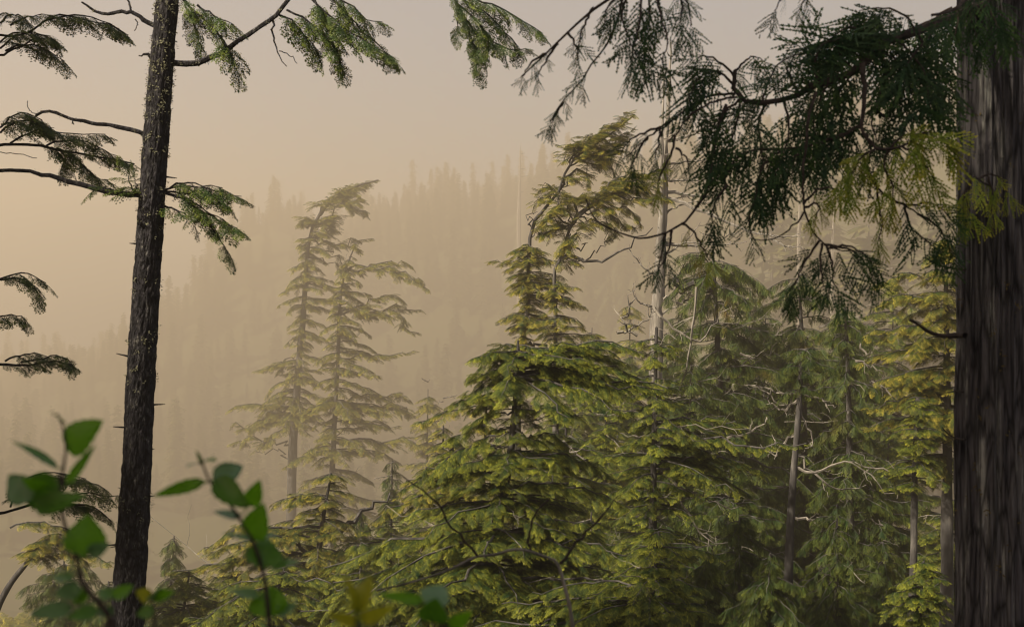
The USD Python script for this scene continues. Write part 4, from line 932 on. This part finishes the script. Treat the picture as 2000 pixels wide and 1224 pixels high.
conifer('cedar_tree', 'olive cedar crown in the middle of the forest behind the bare grey trunk', [(1570, 1290), (1570, 1000), (1568, 700), (1560, 545)], 44, .26, .04,
        [(535, 40, 50), (555, 90, 95), (600, 105, 120), (660, 100, 130), (740, 120, 150), (850, 130, 160), (1000, 140, 170), (1240, 150, 180)], 26, 6, .62, 'ced', seed=112, a=(-.1, .25), b=(.2, .5), dens=.9, dead=30,
        dead_px=[[(1550, 665), (1600, 662), (1645, 665), (1690, 655)], [(1672, 660), (1700, 690), (1705, 680)], [(1600, 640), (1660, 620), (1700, 595)], [(1445, 690), (1475, 700), (1520, 665)]])
conifer('hemlock_tree', 'bare grey trunk in the right-hand forest with a thin ragged crown', [(1538, 1290), (1545, 1000), (1552, 900), (1560, 800), (1563, 740), (1566, 690)], 30, .15, .05,
        [(690, 40, 60), (720, 60, 80), (760, 40, 50)], 4, 5, .4, 'ced', seed=113, y0=680, y1=765, bark=B_MID,
        dead_px=[[(1560, 765), (1530, 770), (1500, 760), (1475, 752)], [(1560, 770), (1535, 795), (1505, 770), (1480, 755)], [(1562, 800), (1575, 830), (1590, 870), (1580, 860)], [(1555, 850), (1535, 860), (1512, 890), (1515, 860)], [(1558, 780), (1520, 800), (1500, 780)], [(1560, 765), (1590, 775), (1625, 790)], [(1556, 890), (1600, 930), (1650, 960), (1700, 950)], [(1553, 910), (1590, 925), (1640, 900), (1690, 920), (1720, 960)], [(1550, 1010), (1590, 1020), (1615, 1060)]])
conifer('cedar_tree', 'rusty olive cedar between the grey trunk and the golden right-hand tree', [(1665, 1290), (1660, 1000), (1655, 700), (1650, 600)], 38, .22, .04,
        [(585, 15, 20), (610, 50, 60), (650, 70, 80), (720, 90, 100), (820, 110, 110), (950, 130, 130), (1100, 140, 150), (1240, 150, 150)], 24, 6, .55, 'ced', seed=114, a=(-.1, .25), b=(.2, .5), dens=.9, dead=30)
conifer('hemlock_tree', 'golden-green layered tree against the cedar trunk on the right', [(1850, 1290), (1850, 1000), (1850, 800), (1848, 600), (1846, 470)], 33, .24, .03,
        [(460, 10, 20), (500, 60, 60), (520, 100, 70), (560, 125, 80), (600, 120, 90), (650, 150, 100), (700, 165, 110), (760, 160, 110), (800, 150, 110), (840, 150, 110), (880, 120, 110), (930, 100, 110)], 25, 7, .45, seed=115, split=True, dead=24, y1=930, b=(.2, .42),
        extra=[([(1848, 690), (1790, 680), (1730, 690), (1690, 705)],), ([(1850, 790), (1790, 770), (1720, 785), (1685, 790)],), ([(1850, 760), (1800, 745), (1750, 755), (1735, 765)],), ([(1850, 830), (1780, 815), (1720, 825), (1690, 830)],), ([(1850, 545), (1790, 535), (1740, 545), (1720, 560)],), ([(1850, 600), (1790, 580), (1740, 585), (1720, 595)],)],
        dead_px=[[(1880, 795), (1840, 790), (1800, 775)], [(1700, 745), (1730, 760), (1750, 790)], [(1670, 705), (1700, 715), (1725, 735)]])
conifer('hemlock_tree', 'slim dark trunk in the right-hand forest with sunlit sprays at mid-height', [(1776, 1290), (1784, 1100), (1786, 960), (1790, 840), (1792, 780)], 28, .11, .05,
        [(780, 30, 30), (830, 60, 60), (870, 40, 50), (905, 60, 70), (935, 70, 80), (955, 20, 30)], 10, 6, .34, kind='hemg', seed=116, y0=770, y1=945, dead=8,
        dead_px=[[(1787, 930), (1740, 920), (1700, 915), (1660, 900)]])
conifer('hemlock_tree', 'young bright green tree in the bottom right corner', [(1795, 1320), (1796, 1230), (1800, 1150), (1805, 1095)], 19, .06, .01,
        [(1095, 8, 8), (1120, 50, 40), (1150, 80, 60), (1185, 90, 80), (1230, 100, 90)], 9, 6, .27, kind='hemg', seed=117)
for k, (x, y, d, l) in enumerate([(1440, 1010, 31, 'drooping dark cedar below the pale dangling dead branch'), (1630, 985, 29, 'dark drooping cedar at the bottom, right of the bare grey trunk'), (1500, 1080, 26, 'low dark cedar at the bottom, left of the bare grey trunk'), (1720, 1060, 32, 'low olive cedar at the bottom beside the slim dark trunk'), (1380, 1080, 27, 'shadowy cedar low at the bottom, right of centre')]):
    conifer('cedar_tree', l, [(x, 1330), (x + 3, 1200), (x + 5, y)], d, .10, .02, [(y, 10, 10), (y + 30, 50, 50), (y + 90, 100, 100), (1230, 130, 130)], 13, 6, .4, 'ced', seed=120 + k, a=(-.2, .2), b=(.2, .6), dens=.9, dead=10)
conifer('cedar_tree', 'small pale cedar alone in the mist right of the dark trunk', [(332, 1200), (334, 1130), (338, 1080), (340, 1046)], 62, .12, .03, [(1046, 4, 4), (1065, 18, 16), (1090, 30, 28), (1120, 36, 36), (1200, 40, 40)], 10, 6, .7, 'ced', seed=126, b=(.3, .7))
# hazier crowns low on the left
conifer('hemlock_tree', 'hazy tree with a leaning trunk low at the left edge', [(-40, 1330), (-20, 1230), (20, 1140), (55, 1095), (85, 1060), (110, 1045)], 42, .22, .04,
        [(1040, 20, 60), (1060, 60, 90), (1090, 70, 110)], 5, 6, .6, seed=127, y0=1040, y1=1085,
        extra=[([(95, 1055), (130, 1060), (160, 1085), (175, 1100)],), ([(60, 1090), (110, 1085), (150, 1090)],), ([(20, 1030), (70, 1018), (130, 1030), (170, 1050)],), ([(100, 1050), (160, 1075), (200, 1085), (225, 1090)],)])
conifer('cedar_tree', 'hazy drooping cedar low at the left behind the leafy shoot', [(130, 1330), (128, 1200), (125, 1095)], 52, .15, .03, [(1095, 20, 30), (1120, 70, 70), (1160, 95, 95), (1230, 110, 110)], 9, 6, .65, 'ced', seed=128)
conifer('cedar_tree', 'hazy cedar low behind the dark trunk foot', [(215, 1330), (215, 1220), (212, 1135)], 46, .12, .03, [(1135, 10, 20), (1160, 50, 60), (1230, 80, 110)], 8, 6, .55, 'ced', seed=129)
conifer('hemlock_tree', 'green tree low at the bottom just right of the dark trunk', [(350, 1330), (355, 1220), (365, 1150), (370, 1118)], 36, .1, .02, [(1115, 10, 20), (1140, 60, 70), (1170, 90, 110), (1230, 110, 130)], 8, 6, .45, kind='hemg', seed=130)
# hazy trees behind the centre
for k, (x, y, d, l, w_) in enumerate([(1150, 640, 75, 'hazy tree between the central trees and the silvery snag', 70), (1225, 590, 95, 'faint rounded tree just left of the silvery snag', 60), (760, 900, 68, 'hazy grey-green tree low between the misty pair and the central tree', 60), (830, 760, 120, 'faint grey tree right of the misty pair', 40), (1100, 800, 42, 'shaded grey-trunked tree behind the large central tree', 90), (1200, 850, 46, 'dull green tree between the large central tree and the flat-tiered one', 90), (700, 1000, 50, 'dim tree of grey dead twigs below the misty pair', 80), (860, 830, 52, 'hazy tree left behind the rounded golden-edged tree', 80)]):
    conifer('hemlock_tree' if k % 2 else 'cedar_tree', l, [(x, 1250), (x + 4, y + 120), (x + 6, y)], d, .16 * d / 60, .03, [(y, 6, 6), (y + 40, w_ * .5, w_ * .5), (y + 110, w_, w_), (y + 260, w_ * 1.2, w_ * 1.2), (y + 500, w_ * 1.4, w_ * 1.4)], 18, 5, .013 * d, 'hem' if k % 2 else 'ced', seed=140 + k, dead=20, y1=min(1240, y + 500))

# ------------------------------------------------------------------ the misty hillside
def far_crown(seed, H, W, rows, per, S, ragged=0.25, bare=0.0):
    """A whole distant crown as one mesh: trunk and drooping sprays of blades."""
    r_ = random.Random(seed)
    tk = np.array([[math.sin(z * .2 + seed) * .15, math.cos(z * .17) * .15, z] for z in np.linspace(-1.5, H, 12)])
    R = Ribbons()
    limbs = []
    for i in range(rows):
        u = (i + r_.random()) / rows
        z = H * (bare + (1 - bare) * u)
        w = W * (1 - u) ** .8 * (1 - .25 * max(0, .25 - u) / .25) * r_.uniform(1 - ragged * 1.6, 1.1) + .3
        a0 = r_.uniform(0, 6.28)
        for k in range(per):
            az = a0 + 6.283 * k / per + r_.uniform(-.3, .3)
            L = w * r_.uniform(.35, 1.1)
            dh = np.array([math.cos(az), math.sin(az), 0])
            pr = np.array([-dh[1], dh[0], 0])
            aa, bb = r_.uniform(0, .3), r_.uniform(.3, .6)
            zk = z + r_.uniform(-1.2, 1.2) * H / rows * 2
            pt = lambda t: np.array([math.sin(zk * .2 + seed) * .15, math.cos(zk * .17) * .15, zk]) + L * (dh * t + Z * (aa * t - bb * t * t))
            if L > 1.2:
                limbs.append(tube(np.array([pt(0), pt(.5), pt(.95)]), np.array([.05, .035, .012]) * (H / 20), 3))
            m = max(2, int(L / (S * .55)))
            for j in range(m):
                t = (j + .6) / m
                q = pt(t)
                for s in (-1, 1, 0):
                    d = unit(dh * (1 if s == 0 else .6) + pr * s * r_.uniform(.5, 1) - Z * r_.uniform(.2, .7))
                    for _ in range(2):
                        d2 = unit(d + np.array([r_.gauss(0, .3), r_.gauss(0, .3), r_.gauss(0, .2)]))
                        R.leaf(q, d2, S * .34, S * r_.uniform(.6, 1.2), unit(Z + np.array([r_.gauss(0, .3), r_.gauss(0, .3), 0])), (.2 * t, t))
    trunk = tube(tk, np.linspace(.014 * H, .03, 12), 6)
    return join([trunk] + limbs), R.out()


def far_tree(path, name, data, org=(0, 0, 0)):
    wood, (v, f, t) = data
    part(path, 'trunk', wood, B_MID, org)
    cp = part(path, name, (v, f), L_FAR, org)
    UsdGeom.PrimvarsAPI(stage.GetPrimAtPath(cp)).CreatePrimvar('tip', T.FloatArray, 'vertex').Set(Vt.FloatArray.FromNumpy(t.astype(np.float32)))


FAR = [far_crown(1, 22, 6.2, 34, 6, 1.05, .45), far_crown(2, 19, 5.4, 30, 6, .95, .5), far_crown(3, 24, 7.0, 30, 6, 1.1, .55, .12), far_crown(4, 15, 6.4, 22, 7, 1.0, .45)]
rf = random.Random(99)
ff = UsdGeom.PointInstancer.Define(stage, '/World/far_forest')
tag(ff.GetPrim(), 'mass of conifers covering the misty hillside beyond the ravine', 'forest', kind='stuff')
fp = []
for k, dta in enumerate(FAR):
    b = f'/World/far_forest/conifer_{k:03d}'
    UsdGeom.Xform.Define(stage, b)
    far_tree(b, 'crown', dta)
    fp.append(b)
pos, idx, rot, scl = [], [], [], []
while len(pos) < 3600:
    y = 220 + 720 * math.sqrt(rf.random())
    x = rf.uniform(-.42, .42) * y
    if y + 2.2 * max(x, 0) < 330 + 90 * rf.random():
        continue
    if meshkit.noise(np.array([x / 28, y / 28, 0.5]), 4) < .33:
        continue
    z = float(ground(x, y))
    pos.append((x, y, z - .3))
    idx.append(rf.choice([0, 0, 1, 1, 2, 3]))
    rot.append(rf.uniform(0, 6.283))
    scl.append(rf.choice([.45, .6, .75, .9, 1.0, 1.25]) * rf.uniform(.8, 1.2))
ff.CreatePrototypesRel().SetTargets(fp)
ff.CreateProtoIndicesAttr(Vt.IntArray.FromNumpy(np.array(idx, np.int32)))
ff.CreatePositionsAttr(Vt.Vec3fArray.FromNumpy(np.array(pos, np.float32)))
q = np.zeros((len(rot), 4))
q[:, 2], q[:, 3] = np.sin(np.array(rot) / 2), np.cos(np.array(rot) / 2)
ff.CreateOrientationsAttr(Vt.QuathArray.FromNumpy(q.astype(np.float16)))
ff.CreateScalesAttr(Vt.Vec3fArray.FromNumpy(np.repeat(np.array(scl, np.float32)[:, None], 3, 1)))

# single trees that stand out of the mist: trees of one kind, then copies of it
first = {}


def far_single(k, px, top, D, label, group=None, wide=1.0):
    x = (px - 1000) * K * D
    z = float(ground(x, D)) - .3
    H = EYE + (612 - top) * K * D - z
    s = H / [22, 19, 24, 15][k]
    if k not in first:
        path, _ = thing('mist_tree', label, 'tree', (x, D, z), group)
        far_tree(path, 'crown', FAR[k])
        UsdGeom.Xformable(stage.GetPrimAtPath(path)).AddScaleOp().Set((s * wide, s * wide, s))
        first[k] = path
        return
    copy_of(first[k], 'mist_tree', label, 'tree', (x, D, z), rf.uniform(0, 360), (s * wide, s * wide, s), group)


for a in [(0, 852, 372, 729, 'faint pointed conifer in the mist, left one of the ghostly row beside the plume tree'), (1, 933, 365, 745, 'faint pointed conifer in the mist, middle of the ghostly row left of the plume'), (2, 1008, 345, 761, 'broad ghostly crown in the mist beside the leaning plume tree'),
          (1, 505, 405, 779, 'barely visible conifer in the mist, just right of the drooping branch'), (2, 600, 402, 779, 'barely visible conifer behind the bent top of the misty pair'), (3, 700, 420, 795, 'barely visible rounded tree behind the misty pair'),
          (0, 330, 655, 712, 'faint small conifer on the misty slope beside the dark trunk'), (1, 400, 560, 745, 'faint conifer on the misty slope left of the misty pair'),
          (0, 1500, 380, 344, 'grey-green hillside conifer seen under the cedar limb'), (1, 1620, 350, 357, 'grey-green hillside conifer between the hanging cedar twigs'), (2, 1760, 330, 317, 'grey-green hillside conifer left of the cedar trunk'), (3, 1690, 440, 285, 'bluish-green hillside tree under the dark fan of sprays'), (0, 1560, 440, 298, 'grey hillside tree above the olive cedars'), (1, 1830, 420, 251, 'greenish hillside tree above the golden-green tree')]:
    far_single(*a)
rs = random.Random(77)
for k, (px, top, bot, D, l) in enumerate([(1013, 285, 420, 560, 'faint bare spire in the mist left of the plume'), (1625, 390, 520, 250, 'thin grey dead trunk on the misty hillside'), (1560, 300, 470, 290, 'faint dead trunk on the hillside behind the hanging twigs')]):
    a0, a1 = P(px, bot, D), P(px + 4, top, D)
    gz = float(ground(a0[0], D)) - .3
    p = np.vstack([[a0[0], D, gz], np.linspace(a0, a1, 10)])
    path, org = thing('dead_snag', l, 'dead tree', p[0])
    part(path, 'trunk', tube(p, np.linspace(.3, .05, 11) * D / 190, 7, .2, k), B_DEAD, org)
    for j in range(7):
        i = rs.randrange(3, 10)
        a_ = rs.uniform(0, 6.28)
        l_ = rs.uniform(1.5, 3.5)
        d_ = np.array([math.cos(a_), math.sin(a_), .1])
        part(path, 'branch', tube(np.array([p[i] + d_ * l_ * u - Z * .5 * u * (1 - u) for u in np.linspace(0, 1, 5)]), np.linspace(.09, .03, 5) * D / 190, 4), B_DEAD, org)

# ------------------------------------------------------------------ the forest the camera stands in: trees beside and behind it
for k, (x, y, s, j) in enumerate([(-8.5, 1.0, .62, 0), (-10, -2, 1.0, 2), (-13, 5.5, .8, 1), (-15, -8, 1.1, 2), (0.5, -7, .95, 0), (-3, -12, 1.0, 1), (14, -10, 1.0, 0), (-18, 1, .9, 0), (-9.8, 7.5, .72, 0), (-26, 15, 1.1, 2)]):
    z = float(ground(x, y)) - .3
    copy_of(first[j], 'shade_tree', 'tall conifer of the forest around the viewpoint', 'tree', (x, y, z), rf.uniform(0, 360), (s, s, s), 'trees around the viewpoint')

# ------------------------------------------------------------------ undergrowth
ru = random.Random(55)
inst = []
for _ in range(12000):
    y = 8 + 130 * ru.random() ** 1.6
    x = ru.uniform(-.46, .46) * y
    if y < 14 and abs(x) < 3.6 and ru.random() < .6:
        continue
    s = .22 + .014 * y
    z = float(ground(x, y))
    az = ru.uniform(0, 6.283)
    d = np.array([math.cos(az), math.sin(az), ru.uniform(.1, 1.1)])
    inst.append((np.array([x, y, z + ru.uniform(-.05, .7) * s]), d, unit(np.array([-d[0] * .6, -d[1] * .6, 1])), s * ru.uniform(.6, 1.2)))
NSPRAY[0] += instancer(uc, inst, 'hem', np.zeros(3), 3)
print('sprays', NSPRAY[0])
